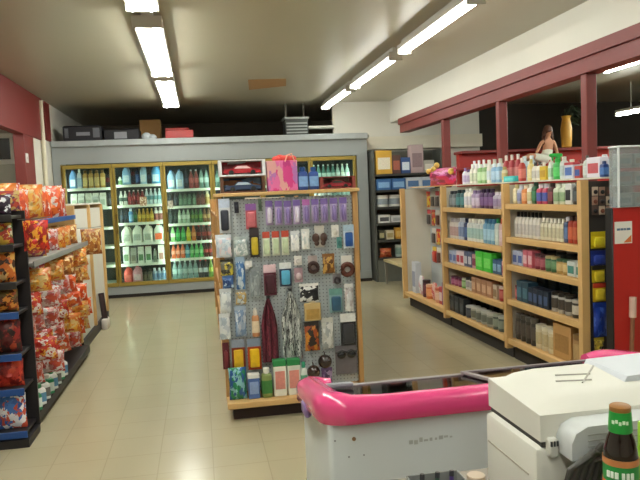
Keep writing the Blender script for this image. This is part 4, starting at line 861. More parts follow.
t = thing('acrylic_case', 'clear acrylic case of small packets on the red cabinet', 'display case', (ca.x+.3, RY+.036, zc+.001))
ch = ca.z-zc
AC = glass_thin('#e8ecec', 1.2).copy(); AC.name = 'hazy_acrylic'
_n, _l = AC.node_tree.nodes, AC.node_tree.links
_dif = _n.new('ShaderNodeBsdfDiffuse'); _dif.inputs[0].default_value = lin('#e4eaec')
_mx = _n.new('ShaderNodeMixShader'); _mx.inputs[0].default_value = .2
_src = _n['Material Output'].inputs[0].links[0].from_socket
_l.new(_src, _mx.inputs[1]); _l.new(_dif.outputs[0], _mx.inputs[2]); _l.new(_mx.outputs[0], _n['Material Output'].inputs[0])
def acr(bm):
    bx(bm, -.3, .3, -.05, -.046, 0, ch); bx(bm, -.3, -.296, -.046, .05, 0, ch); bx(bm, .296, .3, -.046, .05, 0, ch); bx(bm, -.296, .296, .046, .05, 0, ch)
obj('clear_shell', acr, AC, t, smooth=False)
EDGE = mat('#dfe4e6', .15, .03)
for z in (0, ch*.36, ch*.66):
    obj('shelf', lambda bm: bx(bm, -.295, .295, -.045, .045, z, z+.006), EDGE, t)
obj('lid', lambda bm: bx(bm, -.305, .305, -.055, .055, ch, ch+.012, .003), EDGE, t)
for x in (-.3, .3): obj('edge_post', lambda bm: bx(bm, x-.005, x+.005, -.054, -.044, 0, ch), EDGE, t)
for rI, zf in enumerate((.008, ch*.36+.008, ch*.66+.008)):
    for cI in range(5):
        r = thing('packet', f"white packet, {ORD[cI]} in the {['lower', 'middle', 'upper'][rI]} tier of the acrylic case", 'packet', (ca.x+.3-.24+.115*cI, RY+.036, zc+.001+zf), 0, 'packets in the acrylic case')
        obj('carton', cached(('carton', 'pk', rI, cI % 3), lambda bm: bx(bm, -.05, .05, -.03, .03, 0, ch*.22, .003), mat(['#d8dcdc', '#c4cccc', '#e0dcd8'][(rI+cI) % 3], .4)), None, r)
        obj('front_panel', cached(('front_panel', 'pk', rI, cI % 2), lambda bm: bx(bm, -.038, .038, -.032, -.029, ch*.05, ch*.14), mat(['#b8c4cc', '#c8b4b0'][(rI+cI) % 2], .5)), None, r)
# blue packs beside it, on top of the near bay's end
for i, (x0, x1, y0) in enumerate(((601, 607.5, 161), (608.5, 615, 165))):
    a = on_y(x0, y0, YP[3]-.025); b = on_y(x1, y0, YP[3]-.025)
    r = thing('bottle', ['dark blue bottle at the end of the shelf top', 'pale blue bottle next to the acrylic case'][i], 'bottle', ((a.x+b.x)/2, YP[3]-.025, 1.526), 0, 'blue bottles beside the acrylic case')
    P_bottle(r, b.x-a.x, .05, a.z-1.526, ['#1c3c7c', '#8cb0c8'][i], ['#142c5c', '#dce4e8'][i], ['#4c78b8', '#c8dce8'][i], 'square')
# pole leaning on the red cabinet
p0 = on_y(636, 298, RY-.06); 
t = thing('broom', 'pale handled stick leaning against the red cabinet', 'stick', (p0.x, RY-.06, 0))
obj('pole', lambda bm: tube(bm, (-.05, 0, .003), (.0, .035, p0.z-.12), .014, 10), mat('#8a5a3c', .5), t)
obj('grip', lambda bm: tube(bm, (.0, .035, p0.z-.13), (.006, .038, p0.z), .022, 12), mat('#d8b8a8', .5), t)

# ------------------------------------------------------------------ shelf unit at the back
SY0, SY1 = 10.45, 10.9
sx0, sx1 = 2.81, 4.0
su = thing('back_shelf_unit', 'dark metal shelf unit beside the cooler at the back', 'shelf unit', (0, 0, 0))
DG = mat('#4c4e48', .5, .1)
obj('back_panel', lambda bm: bx(bm, sx0, sx1, SY1-.02, SY1, 0, 2.15), mat('#5a5b52', .6), su)
for x in (sx0, sx1-.03): obj('upright', lambda bm: bx(bm, x, x+.03, SY0+.05, SY1-.02, 0, 2.15), DG, su)
sz = []
for y in (174, 190, 207, 223, 240, 258):
    z = on_y(385, y, SY0).z; sz.append(z)
    obj('shelf', lambda bm: bx(bm, sx0+.03, sx1-.03, SY0, SY1-.02, z-.035, z), mat('#3a3b36', .5), su)
obj('base_cabinet', lambda bm: bx(bm, sx0+.03, sx1-.03, SY0+.02, SY1-.02, 0, sz[-1]-.036), mat('#70736a', .5), su)
def srow(s, items, place, X0=sx0+.05, span=1.0):
    z = sz[s]
    def at(t, back): return (X0+t, SY0+.12+back, z+.001), 0.
    row(items, at, place, 'goods on the back shelf unit', span)
pr = "of the back shelf unit"
srow(0, [(1, 'box', .27, .15, .38, ('#d8a83c', None, '#e4dcc8'), 'large yellow diaper pack'), (1, 'box', .14, .15, .3, ('#5c3c34', None, '#a85c48'), 'dark red pack'), (1, 'box', .16, .15, .26, ('#2c4c84', None, '#c8d4e0'), 'blue pack with pale panel'), (1, 'box', .22, .15, .46, ('#b8a0a0', None, '#8c7478'), 'tall dusty pink carton'), (1, 'box', .18, .15, .2, ('#b0aca0', None, '#d8d4c8'), 'low grey pack')], 'on top '+pr)
srow(1, [(2, 'box', .24, .15, .18, ('#3c6ca8', None, '#88b4dc'), 'blue wrapped pack'), (2, 'box', .24, .15, .19, ('#d0d8e0', None, '#5c80b0'), 'white and blue pack')], 'on the second shelf '+pr)
srow(2, [(2, 'jar', .2, .15, .19, ('#dcdcd4', '#c8c8c0', '#8c98a0'), 'white round pack'), (3, 'box', .18, .15, .17, ('#50604c', None, '#849078'), 'dull green pack')], 'on the third shelf '+pr)
srow(3, [(1, 'box', .2, .15, .13, ('#e0e0dc', None, '#4c4c50'), 'white box with dark print'), (2, 'box', .26, .15, .11, ('#d8d8d8', None, '#b0b4b8'), 'low white box'), (1, 'box', .2, .15, .12, ('#3c4048', None, '#787c84'), 'charcoal box')], 'on the fourth shelf '+pr)
srow(4, [(1, 'box', .1, .12, .16, ('#38382c', None, '#a8a078'), 'dark box'), (1, 'box', .13, .12, .15, ('#d8d0b0', None, '#b0a070'), 'cream box'), (2, 'box', .12, .12, .19, ('#d09c38', None, '#e0bc68'), 'yellow-orange box'), (1, 'jar', .1, .1, .19, ('#38302c', '#686058', '#807060'), 'dark can'), (2, 'jar', .12, .12, .16, ('#c8c4b4', '#88847c', '#a09484'), 'pale can')], 'on the fifth shelf '+pr)
srow(5, [(1, 'pouch', .2, .1, .15, ('#c85c34', '#b04828', '#d88858'), 'orange pouch'), (1, 'jar', .14, .14, .2, ('#a8b8b0', '#d0d8d0', '#7c9890'), 'pale can'), (2, 'box', .2, .14, .2, ('#2c4c4c', None, '#48706c'), 'dark teal box')], 'on the lowest shelf '+pr)
# low plank step in front of it
a = on_z(372, 268, .42)
t = thing('low_display_table', 'low pale table in front of the back shelf unit', 'low table', (3.02, 9.75, 0))
obj('table_top', lambda bm: bx(bm, -.16, .35, -.5, .5, .36, .4, .006), mat('#c8b88c', .5), t)
for x in (-.13, .32):
    for y in (-.46, .46):
        obj('leg', lambda bm: bx(bm, x-.02, x+.02, y-.02, y+.02, 0, .36, .003), mat('#7c786c', .5), t)

# ------------------------------------------------------------------ next room: pot plant and reclining figure
a = on_y(563, 137, 9.3); b = on_y(585, 104, 9.3)
t = thing('potted_plant', 'yellow pot with dark drooping foliage on the red half wall', 'potted plant', ((a.x+.08), 9.34, 2.021))
hh = b.z-2.02
obj('pot', lambda bm: lathe(bm, [(.05, 0), (.075, .02), (.085, hh*.45), (.06, hh*.68), (.075, hh*.74), (.05, hh*.74)], 16), mat('#d09a2c', .4), t)
def fol(bm):
    rr = random.Random(3)
    for k in range(170):
        an = rr.uniform(0, 2*PI); q = rr.uniform(.02, .2)
        c = Vector((.12+q*math.cos(an)*.9, q*math.sin(an)*.6, hh*.92-q*q*3.2+rr.uniform(-.16, .05)))
        u = Vector((math.cos(an), math.sin(an), rr.uniform(-.9, .1)))*.05; s = Vector((-math.sin(an), math.cos(an), 0))*.02
        f = [bm.verts.new(c-u*.8), bm.verts.new(c+s), bm.verts.new(c+u), bm.verts.new(c-s)]
        bm.faces.new(f)
    for k in range(7):
        an = k*.9; sweep(bm, [(0, 0, hh*.6), (.05*math.cos(an)+.03, .05*math.sin(an), hh*.9), (.06+.13*math.cos(an), .1*math.sin(an), hh*.75)], .006, 5)
obj('foliage', fol, mat('#2c3a24', .6, .3, 20), t)
# figure
FYY = 8.9
fa = on_y(548, 164, FYY); fb = on_y(550, 126, FYY)
fh = fb.z-fa.z            # seat to crown
s_ = fh/.86
lz = fa.z
lgx = on_y(503, 163, FYY).x
lt = thing('wall_ledge', 'red ledge fixed in front of the half wall', 'ledge', (fa.x-.3, 9.05, lz-.045))
obj('board', lambda bm: bx(bm, -1.0, .9, -.36, .249, 0, .04, .004), mat('#8c2420', .5), lt)
for x in (-.7, .6): obj('bracket', lambda bm: prism(bm, [(x-.015, 0), (x+.015, 0), (x+.015, -.18), (x-.015, -.18)], -.05, .249), mat('#6c1c18', .5), lt)
pt = thing('person', 'person with long brown hair and bare shoulders reclining in a white dress', 'person', (fa.x, FYY, lz))
pt.scale = (s_, s_, s_)
def skin(name, joints, edges, m_, sub=2, parent=None):
    me = bpy.data.meshes.new(name); me.from_pydata([j[:3] for j in joints], edges, [])
    o = bpy.data.objects.new(name, me); col.objects.link(o); o.parent = parent
    md = o.modifiers.new('skin', 'SKIN'); md.use_smooth_shade = True
    for v, j in zip(me.skin_vertices[0].data, joints):
        r_ = j[3] if isinstance(j[3], tuple) else (j[3], j[3]); v.radius = r_
    me.skin_vertices[0].data[0].use_root = True
    o.modifiers.new('subsurf', 'SUBSURF').levels = sub; o.modifiers['subsurf'].render_levels = sub
    me.materials.append(m_); return o
J = [(0, 0, .1, (.15, .12)), (.0, .02, .26, (.11, .085)), (.02, .03, .42, (.14, .09)), (.02, .03, .53, (.07, .06)), (.02, .02, .60, (.045, .045)), (.02, 0, .68, (.075, .085)), (.02, -.005, .79, (.078, .09)),
     (.17, .03, .50, .048), (.23, .0, .27, .036), (.2, -.08, .05, .028), (-.13, .03, .50, .048), (-.25, .02, .30, .036), (-.36, -.03, .07, .028),
     (-.1, -.06, .1, .095), (-.48, -.1, .2, .07), (-.84, -.1, .06, .04), (-.98, -.12, .07, .028), (-.1, .07, .1, .095), (-.5, .08, .1, .066), (-.88, .06, .05, .04), (-1.0, .04, .08, .028)]
E_ = [(0, 1), (1, 2), (2, 3), (3, 4), (4, 5), (5, 6), (3, 7), (7, 8), (8, 9), (3, 10), (10, 11), (11, 12), (0, 13), (13, 14), (14, 15), (15, 16), (0, 17), (17, 18), (18, 19), (19, 20)]
SK = mat('#c98f6e', .55, .06)
skin('body', J, E_, SK, 2, pt)
for hx, hy, hz in ((.2, -.09, .04), (-.37, -.04, .05)):
    def hand(bm, hx=hx, hy=hy, hz=hz):
        ball(bm, (hx, hy-.03, hz-.015), .034, .9, 1.2, .5, 10)
        for q in range(4): sweep(bm, [(hx-.024+.016*q, hy-.06, hz-.015), (hx-.028+.019*q, hy-.095-(.012 if q in (1, 2) else 0), hz-.02), (hx-.03+.02*q, hy-.115-(.014 if q in (1, 2) else 0), hz-.03)], .008, 6)
        sweep(bm, [(hx+.028, hy-.02, hz-.015), (hx+.05, hy-.045, hz-.018), (hx+.055, hy-.068, hz-.022)], .009, 6)
    obj('hand', hand, SK, pt)
D_ = [(0, 0, .1, (.175, .145)), (0, .02, .26, (.125, .1)), (.02, .03, .38, (.15, .1)), (-.1, -.06, .1, .115), (-.44, -.09, .19, .09), (-.1, .07, .1, .115), (-.46, .08, .11, .085)]
skin('dress', D_, [(0, 1), (1, 2), (0, 3), (3, 4), (0, 5), (5, 6)], mat('#dcdccf', .7, .06), 2, pt)
def hair(bm):
    ball(bm, (.02, .02, .77), .105, 1, 1.05, 1.15, 14)
    for k in range(9):
        an = PI*(-.15+1.3*k/8)
        sweep(bm, [(.02+.08*math.cos(an), .02+.07*math.sin(an), .78), (.02+.1*math.cos(an), .03+.08*math.sin(an), .66), (.02+.11*math.cos(an), .04+.08*math.sin(an), .52), (.02+.09*math.cos(an), .04+.08*math.sin(an), .42)], .028, 7)
obj('hair', hair, mat('#5a3524', .5, .25, 30), pt)
def facef(bm):
    ball(bm, (.02, -.115, .725), .014, .9, 1.2, 1.3, 8)
obj('nose', facef, SK, pt)
for s in (-1, 1): obj('eye', lambda bm: ball(bm, (.02+s*.03, -.098, .745), .011, 1.2, .6, .8, 8), mat('#2a1c16', .3), pt)
obj('mouth', lambda bm: ball(bm, (.02, -.1, .685), .02, 1.1, .4, .4, 8), mat('#a8484a', .4), pt)

# ------------------------------------------------------------------ chest freezer
FX0, FX1, FY0, FY1, FZ = .385, 1.81, 2.15, 2.72, .762
SLP = .16                       # the lid slopes down towards the shoppers' side
def slope(bm, lo=.5):
    for v in bm.verts:
        if v.co.z > lo: v.co.z -= SLP*(v.co.y-FY0)
fz = thing('chest_freezer', 'white chest freezer with a shiny pink rim and glass lid', 'freezer', (0, 0, 0))
FW_ = mat('#cdd4d6', .4, .04, 3.)
def fbody(bm): bx(bm, FX0, FX1, FY0, FY1, .06, FZ-.03, .02, 3); slope(bm)
obj('body', fbody, FW_, fz)
obj('plinth', lambda bm: bx(bm, FX0+.03, FX1-.03, FY0+.03, FY1-.03, 0, .06), DARK, fz)
def rim(bm):
    # rounded bumper round the near side and both ends, ends raised
    pts = []
    def corner(cx, cy, a0, a1, r_, n=6):
        for k in range(n+1):
            a = a0+(a1-a0)*k/n; pts.append((cx+r_*math.cos(a), cy+r_*math.sin(a)))
    r_ = .07; x0, x1, y0, y1 = FX0+.02, FX1-.02, FY0+.005, FY1-.005
    pts.append((x0+r_+.03, y1))
    corner(x0+r_, y1-r_, .5*PI, PI, r_)
    for k in range(1, 8): pts.append((x0, y1-r_-(y1-y0-2*r_)*k/8))
    corner(x0+r_, y0+r_, PI, 1.5*PI, r_)
    for k in range(1, 12): pts.append((x0+r_+(x1-x0-2*r_)*k/12, y0))
    corner(x1-r_, y0+r_, 1.5*PI, 2*PI, r_)
    for k in range(1, 8): pts.append((x1, y0+r_+(y1-y0-2*r_)*k/8))
    corner(x1-r_, y1-r_, 0, .5*PI, r_)
    pts.append((x1-r_-.03, y1))
    n = len(pts); rings = []
    prof = [(-.030, -.040), (-.040, -.02), (-.040, .010), (-.032, .030), (-.012, .042), (.012, .042), (.028, .034), (.034, .02), (.034, -.040)]
    for i, (x, y) in enumerate(pts):
        t_ = (Vector(pts[min(i+1, n-1)])-Vector(pts[max(i-1, 0)])).normalized(); out = Vector((t_.y, -t_.x))
        e = max(0, 1-min(x-x0, x1-x)/.12); e = e*e*(3-2*e)
        wk = 1+.35*e
        rings.append([bm.verts.new((x-out.x*a*-wk, y-out.y*a*-wk, FZ+b+(.02*e if b > -.02 else 0)-SLP*(y-FY0))) for a, b in [(-p, q) for p, q in prof]])
    m_ = len(prof)
    for i in range(n-1):
        a, b = rings[i], rings[i+1]
        for k in range(m_): bm.faces.new((a[k], a[(k+1) % m_], b[(k+1) % m_], b[k]))
    bm.faces.new(rings[0]); bm.faces.new(rings[-1][::-1])
obj('pink_rim', rim, mat('#e64a87', .22, .05, 4., coat=.4), fz)
def rail(bm): bx(bm, FX0+.11, FX1-.11, FY1-.03, FY1+.012, FZ-.05, FZ+.012, .006); slope(bm)
obj('rear_rail', rail, mat('#a09894', .5, .1), fz)
ix0, ix1, iy0, iy1 = FX0+.065, FX1-.065, FY0+.045, FY1-.035
TZ = FZ-.21
obj('inner_tub', lambda bm: bx(bm, ix0-.02, ix1+.02, iy0-.02, iy1+.02, TZ-.01, TZ), mat('#8a7880', .4, .3, 8), fz)
GLID = glass_thin('#d4b4c0', 1.4)  # pink tint stands in for the rim's glow on the glass
fr_m = mat('#9a9294', .4, .1)
for i, (x0, x1, z_) in enumerate(((ix0, (ix0+ix1)/2+.02, FZ+.006), ((ix0+ix1)/2-.02, ix1, FZ+.018))):
    def lid(bm):
        bx(bm, x0, x1, iy0-.005, iy0+.015, z_-.004, z_+.008, .002); bx(bm, x0, x1, iy1-.015, iy1+.005, z_-.004, z_+.008, .002)
        bx(bm, x0, x0+.02, iy0+.015, iy1-.015, z_-.004, z_+.008, .002); bx(bm, x1-.02, x1, iy0+.015, iy1-.015, z_-.004, z_+.008, .002); slope(bm)
    ld = obj('sliding_lid', lid, fr_m, fz)
    def pane(bm): bx(bm, x0+.018, x1-.018, iy0+.013, iy1-.013, z_-.001, z_+.003); slope(bm)
    obj('glass', pane, GLID, ld)
    def hnd(bm): bx(bm, x0+.0, x0+.13, iy1-.1, iy1-.05, z_+.008, z_+.03, .01, 2); slope(bm)
    if i == 0: obj('handle', hnd, mat('#8a8c94', .35), ld)
obj('rust_plug', lambda bm: tube(bm, on_y(354, 439, FY0+.004), on_y(354, 439, FY0-.004), .007, 12), mat('#7a5a38', .7), fz)
for q in ((335, 441), (349, 457), (364, 455)):
    obj('screw_hole', lambda bm: tube(bm, on_y(*q, FY0+.003), on_y(*q, FY0-.0015), .003, 8), mat('#6c706c', .7), fz)
def scuff(bm):
    rr = random.Random(5)
    for k in range(9):
        c = on_y(411+k*5, 442-k*.7+rr.uniform(-1, 1), FY0-.0008)
        box(bm, c, (rr.uniform(.008, .016), .001, rr.uniform(.006, .016)))
obj('worn_lettering', scuff, mat('#aab0ae', .6), fz)
# frozen goods seen through the glass
fg = ['#b84038', '#c8a848', '#5c4c94', '#b06c9c', '#48608c', '#a8a8a0', '#8c4030', '#3c7c54']
fnames = ['red', 'gold', 'purple', 'mauve', 'blue', 'grey', 'rust', 'green']
for i in range(8):
    x = ix0+.08+.155*i
    for j in range(2):
        y = iy0+.12+j*.25
        r = thing('ice_cream_box', f"{fnames[(i+j*3) % 8]} ice cream box, {ORD[i]} along the {['front', 'back'][j]} row under freezer lid", 'ice cream box', (x, y, TZ+.001), 0, 'boxes under the freezer lid')
        obj('carton', cached(('carton', 'ice', (i+j*3) % 8), lambda bm: bx(bm, -.07, .07, -.1, .1, 0, .09, .003), mat(fg[(i+j*3) % 8], .4, .1)), None, r)
        obj('top_print', cached(('top_print', 'ice'), lambda bm: bx(bm, -.045, .045, -.06, .06, .09, .0915), mat('#c8b8a8', .5, .3, 40)), None, r)
a = on_y(298, 404, FY0+.1)
obj('side_clip', lambda bm: bx(bm, FX0-.04, FX0-.015, FY0+.25, FY0+.34, FZ-.1, FZ-.05, .008), mat('#8c74a8', .4), fz)

# ------------------------------------------------------------------ counter, printer, sauce bottle
CZ = .78
ct = thing('counter', 'shop counter below the printer', 'counter', (0, 0, 0))
obj('counter_top', lambda bm: bx(bm, .3, 1.9, .55, 1.56, CZ-.035, CZ, .005), mat('#8c8478', .5), ct)
obj('cabinet', lambda bm: bx(bm, .34, 1.88, .6, 1.53, 0, CZ-.035), mat('#7a6a58', .6), ct)
PW = mat('#d6d5cb', .42, .03, 4.); PG = mat('#c4c8c8', .42, .03)
PX0, PX1, PY0, PY1 = .668, 1.17, 1.24, 1.49
pt2 = thing('printer', 'bulky cream coloured fax printer on the counter', 'printer', (PX0, PY0, CZ))
PWD, PD = PX1-PX0, PY1-PY0
zl0 = .186; zt_ = .272
def pbody(bm):
    vs = bx(bm, -.012, PWD, -.0, PD, .0, zl0-.012, .014, 2)
obj('body', pbody, PW, pt2)
obj('body_groove', lambda bm: bx(bm, -.0135, -.010, .03, PD-.02, .105, .109), mat('#a8a494', .6), pt2)
obj('tray_slot', lambda bm: bx(bm, -.0135, PWD*.8, -.003, .002, .05, .062), mat('#4c4a44', .6), pt2)
def lidm(bm):
    # scanner lid: slightly domed top with rounded edges
    nx, ny = 10, 8; top = []
    for j in range(ny+1):
        rowv = []
        for i in range(nx+1):
            u, v = i/nx, j/ny
            du = min(u, 1-u)*2; dv = min(v, 1-v)*2
            e = min(1, du/.3)**.6*min(1, dv/.3)**.6
            rowv.append(bm.verts.new((PWD*u, PD*v, zt_-.03+.026*e+.012*v)))
        top.append(rowv)
    for j in range(ny):
        for i in range(nx): bm.faces.new((top[j][i], top[j][i+1], top[j+1][i+1], top[j+1][i]))
    edge = [top[0][i] for i in range(nx+1)]+[top[j][nx] for j in range(1, ny+1)]+[top[ny][i] for i in range(nx-1, -1, -1)]+[top[j][0] for j in range(ny-1, 0, -1)]
    low = [bm.verts.new((v.co.x, v.co.y, zl0)) for v in edge]
    for i in range(len(edge)):
        k = (i+1) % len(edge); bm.faces.new((edge[i], low[i], low[k], edge[k]))
    bm.faces.new(low)
obj('scanner_lid', lidm, PW, pt2)
obj('gap_seal', lambda bm: bx(bm, .004, PWD-.004, .004, PD-.004, zl0-.013, zl0+.002), mat('#3c3c3a', .7), pt2)
def panel(bm):
    prism(bm, [(.035, .165), (.035, .2), (.045, .22), (.07, .232), (.3, .235), (.36, .22), (.36, .165)], -.06, .01)
obj('control_panel', panel, PG, pt2)
obj('panel_ridge', lambda bm: [bx(bm, .07, .2, -.0615, -.0595, .178+.012*k, .1805+.012*k) for k in range(4)], mat('#a8aaa6', .5), pt2)
obj('lid_latch', lambda bm: bx(bm, .012, .034, -.014, .006, .155, .195, .004), mat('#d0d0c8', .4), pt2)
obj('latch_grip', lambda bm: [bx(bm, .0145+.0065*k, .0185+.0065*k, -.0155, -.013, .18, .191) for k in range(3)], mat('#3c3e40', .5), pt2)
def topz(u, v): return zt_-.003+.012*v
for (u0, v0), (u1, v1) in (((.2, .45), (.36, .4)), ((.24, .6), (.4, .55)), ((.3, .35), (.48, .75))):
    obj('paper_guide', lambda bm: tube(bm, (PWD*u0, PD*v0, topz(u0, v0)), (PWD*u1, PD*v1, topz(u1, v1)), .0022, 6), mat('#b0aea4', .5), pt2)
obj('paper_tray', lambda bm: prism(bm, [(.24, zt_-.004), (.25, zt_+.012), (PWD, zt_+.016), (PWD, zt_-.004)], .07, PD-.02), mat('#c8cdd4', .42, .03), pt2)
# cables beside it
t = thing('cable_bundle', 'bundle of black cables in front of the printer', 'cable', (PX0+.05, PY0-.09, CZ))
def cables(bm):
    for k in range(6):
        sweep(bm, [(-.06+.012*k, .02, .01), (-.055+.014*k, .0, .1), (-.04+.016*k, -.004, .165+.004*k), (-.01+.018*k, -.01, .187+.012*(k % 3)), (.02+.012*k, -.006, .2-.008*(k % 2)), (.025+.009*k, .0, .15), (.02+.009*k, .01, .01)], .0065, 8)
obj('cable', cables, mat('#3a3833', .45), t)
# sauce bottle
BY = 1.03
b0 = on_y(621, 408, BY); bl = on_y(606.3, 445, BY); br_ = on_y(635.5, 445, BY)
bw = br_.x-bl.x; bh = on_y(622, 405, BY).z-CZ
bt = thing('sauce_bottle', 'dark sauce bottle with green neck wrap and green label', 'sauce bottle', (on_y(620.5, 445, BY).x, BY, CZ+.001), -.6)
rB = bw/2; zneck0 = on_y(622, 431, BY).z-CZ; zlab = on_y(620, 456, BY).z-CZ; 
obj('body', lambda bm: lathe(bm, [(rB*.9, 0), (rB, .008), (rB, zlab+.004), (rB*.97, zlab+.014), (rB*.82, zneck0-.012), (rB*.62, zneck0+.002), (rB*.5, bh*.97)], 28), mat('#1c0f0a', .1, .1, coat=.6), bt)
nk = obj('neck_wrap', lambda bm: lathe(bm, [(rB*.69, zneck0), (rB*.72, zneck0+.003), (rB*.645, bh-.010), (rB*.6, bh-.010)], 28), mat('#1f9a3c', .35, .08), bt)
obj('cap', lambda bm: lathe(bm, [(rB*.6, bh-.016), (rB*.635, bh-.012), (rB*.635, bh-.002), (rB*.55, bh)], 24), mat('#96662e', .4), bt)
lb_ = obj('label', lambda bm: lathe(bm, [(rB*.95, zlab-.16), (rB+.0012, zlab-.16), (rB+.0012, zlab), (rB*.95, zlab)], 28), mat('#1f8a3a', .45, .1), bt)
obj('label_band', lambda bm: lathe(bm, [(rB*.95, zlab-.011), (rB+.0018, zlab-.011), (rB+.0018, zlab), (rB*.95, zlab)], 28), mat('#c07c48', .45), lb_)
obj('label_band', lambda bm: lathe(bm, [(rB*.95, zlab-.075), (rB+.0018, zlab-.075), (rB+.0018, zlab-.04), (rB*.95, zlab-.04)], 28), mat('#c8642c', .45), lb_)
def wrap_marks(zc_, hgt, rad, spans):
    def f(bm):
        for a0, a1, dz in spans:
            n = 3; pv = None
            for k in range(n+1):
                a = -PI/2+a0+(a1-a0)*k/n
                lo = bm.verts.new((rad*math.cos(a), rad*math.sin(a), zc_+dz-hgt/2)); hi = bm.verts.new((rad*math.cos(a), rad*math.sin(a), zc_+dz+hgt/2))
                lo2 = bm.verts.new(((rad-.002)*math.cos(a), (rad-.002)*math.sin(a), zc_+dz-hgt/2)); hi2 = bm.verts.new(((rad-.002)*math.cos(a), (rad-.002)*math.sin(a), zc_+dz+hgt/2))
                if pv:
                    bm.faces.new((pv[0], lo, hi, pv[1])); bm.faces.new((pv[1], hi, hi2, pv[3])); bm.faces.new((pv[2], lo2, lo, pv[0])); bm.faces.new((pv[2], pv[3], hi2, lo2))
                else: bm.faces.new((lo, hi, hi2, lo2))
                pv = (lo, hi, lo2, hi2)
            bm.faces.new((pv[0], pv[2], pv[3], pv[1]))
    return f
obj('lettering', wrap_marks((zneck0+bh)/2-.004, .006, rB*.705, [(-.75, -.5, 0), (-.42, -.2, .002), (-.12, .1, -.001), (.18, .42, .001), (.5, .7, 0)]), mat('#d8ecd8', .5), nk)
obj('lettering', wrap_marks(zlab-.026, .011, rB+.003, [(-.8, -.62, 0), (-.55, -.4, 0), (-.32, -.12, 0), (.05, .22, 0), (.3, .46, 0), (.55, .72, 0)]), mat('#e4f0e4', .5), lb_)
g0 = on_y(631.5, 430, 1.1)
t = thing('lime_bottle', 'lime green bottle behind the sauce bottle', 'bottle', (g0.x+.028, 1.1, CZ+.001))
P_bottle(t, .056, .056, g0.z-CZ+.012, '#86b82c', '#9ac838', '#3c8a34', 'tall')
# small things along the counter's near edge
q = on_y(476, 475, 1.3)
t = thing('jar', 'small brown jar with a white lid edge beside the printer', 'jar', (q.x, 1.3, CZ+.001))
P_jar(t, .04, .04, q.z-CZ, '#6a3c24', '#b8a48c', '#d8c8b0')
q = on_y(432, 479, 1.35)
t = thing('wire_tray', 'grey desk tray at the edge of the counter', 'tray', (q.x+.01, 1.35, CZ+.001))
obj('tray', lambda bm: [bx(bm, -.06, .06, -.03, .03, .0, .006)] + [bx(bm, a, b, c, d, .006, q.z-CZ, .001) for a, b, c, d in ((-.06, .06, -.03, -.027), (-.06, .06, .027, .03), (-.06, -.057, -.027, .027), (.057, .06, -.027, .027))], mat('#8a8c88', .4, .2, 30), t)
for i, x in enumerate((-.035, .0, .033)):
    r = thing('pen', ['black pen in the desk tray', 'dark green pen in the desk tray', 'purple pen in the desk tray'][i], 'pen', (q.x+.01+x, 1.35, CZ+.008), 0, 'pens in the desk tray')
    obj('barrel', lambda bm: tube(bm, (0, 0, 0), (.004, .004, q.z-CZ-.008), .005, 8), plastic(['#24242a', '#3c5a48', '#5c4488'][i]), r)
    obj('pen_cap', lambda bm: tube(bm, (.004, .004, q.z-CZ-.008), (.005, .005, q.z-CZ+.004), .0055, 8), plastic('#3c3c40'), r)

# ------------------------------------------------------------------ snack racks
RKX = -1.14
BLK = mat('#201c1e', .5, .1)
BLUE = mat('#1f4a8c', .4, .1)
BAGC = [(['#d44e1c', '#e0702a', '#c04218', '#d8ccc0', '#d4581e'], 'orange-red'), (['#a82820', '#d0c6be', '#b83226', '#cc9430', '#a02018'], 'red and white'), (['#cc7420', '#d89c34', '#b84c1c', '#d0b070', '#c86c18'], 'golden orange'),
        (['#cfc6c4', '#b04040', '#b07470', '#ccb8b4', '#b84a30'], 'white and red'), (['#6c3450', '#b84a34', '#c8a860', '#90384c', '#a83a2c'], 'plum and orange'), (['#a82020', '#8c1818', '#e8a030', '#c8281c', '#781414'], 'deep red'), (['#b07030', '#d8a858', '#8c4c20', '#e0c890', '#a86428'], 'tan brown')]
BAGM = [printed(c, 8.5, .8, .28, seed=i*1.3, vor=True) for i, (c, n_) in enumerate(BAGC)]
rk = thing('snack_rack', 'long black snack rack hung with bags of chips', 'snack rack', (0, 0, 0))
Y0, Y1 = 4.63, 6.8
obj('back_panel', lambda bm: bx(bm, RKX-.47, RKX-.44, Y0, Y1, .08, 1.46), mat('#3a3436', .6), rk, smooth=False)
obj('base', lambda bm: bx(bm, RKX-.44, RKX-.0, Y0, Y1, .03, .1, .004), BLK, rk)
for z, dep, mm in ((1.38, .32, BLUE), (1.12, .42, mat('#8c8c88', .4)), (.1, .0, BLK)):
    if dep: obj('shelf', lambda bm: bx(bm, RKX-.44, RKX-.44+dep+.06, Y0, Y1, z-.025, z, .003), mm, rk)
    if dep: obj('price_rail', lambda bm: bx(bm, RKX-.44+dep+.06, RKX-.44+dep+.07, Y0, Y1, z-.03, z+.012, .002), mm, rk)
for y in (Y0+.02, (Y0+Y1)/2, Y1-.02): obj('upright', lambda bm: bx(bm, RKX-.44, RKX-.40, y-.015, y+.015, .1, 1.46), BLK, rk)
for y in (Y0+.05, Y1-.05):
    obj('foot', lambda bm: bx(bm, RKX-.40, RKX-.02, y-.03, y+.03, 0, .03), BLK, rk)
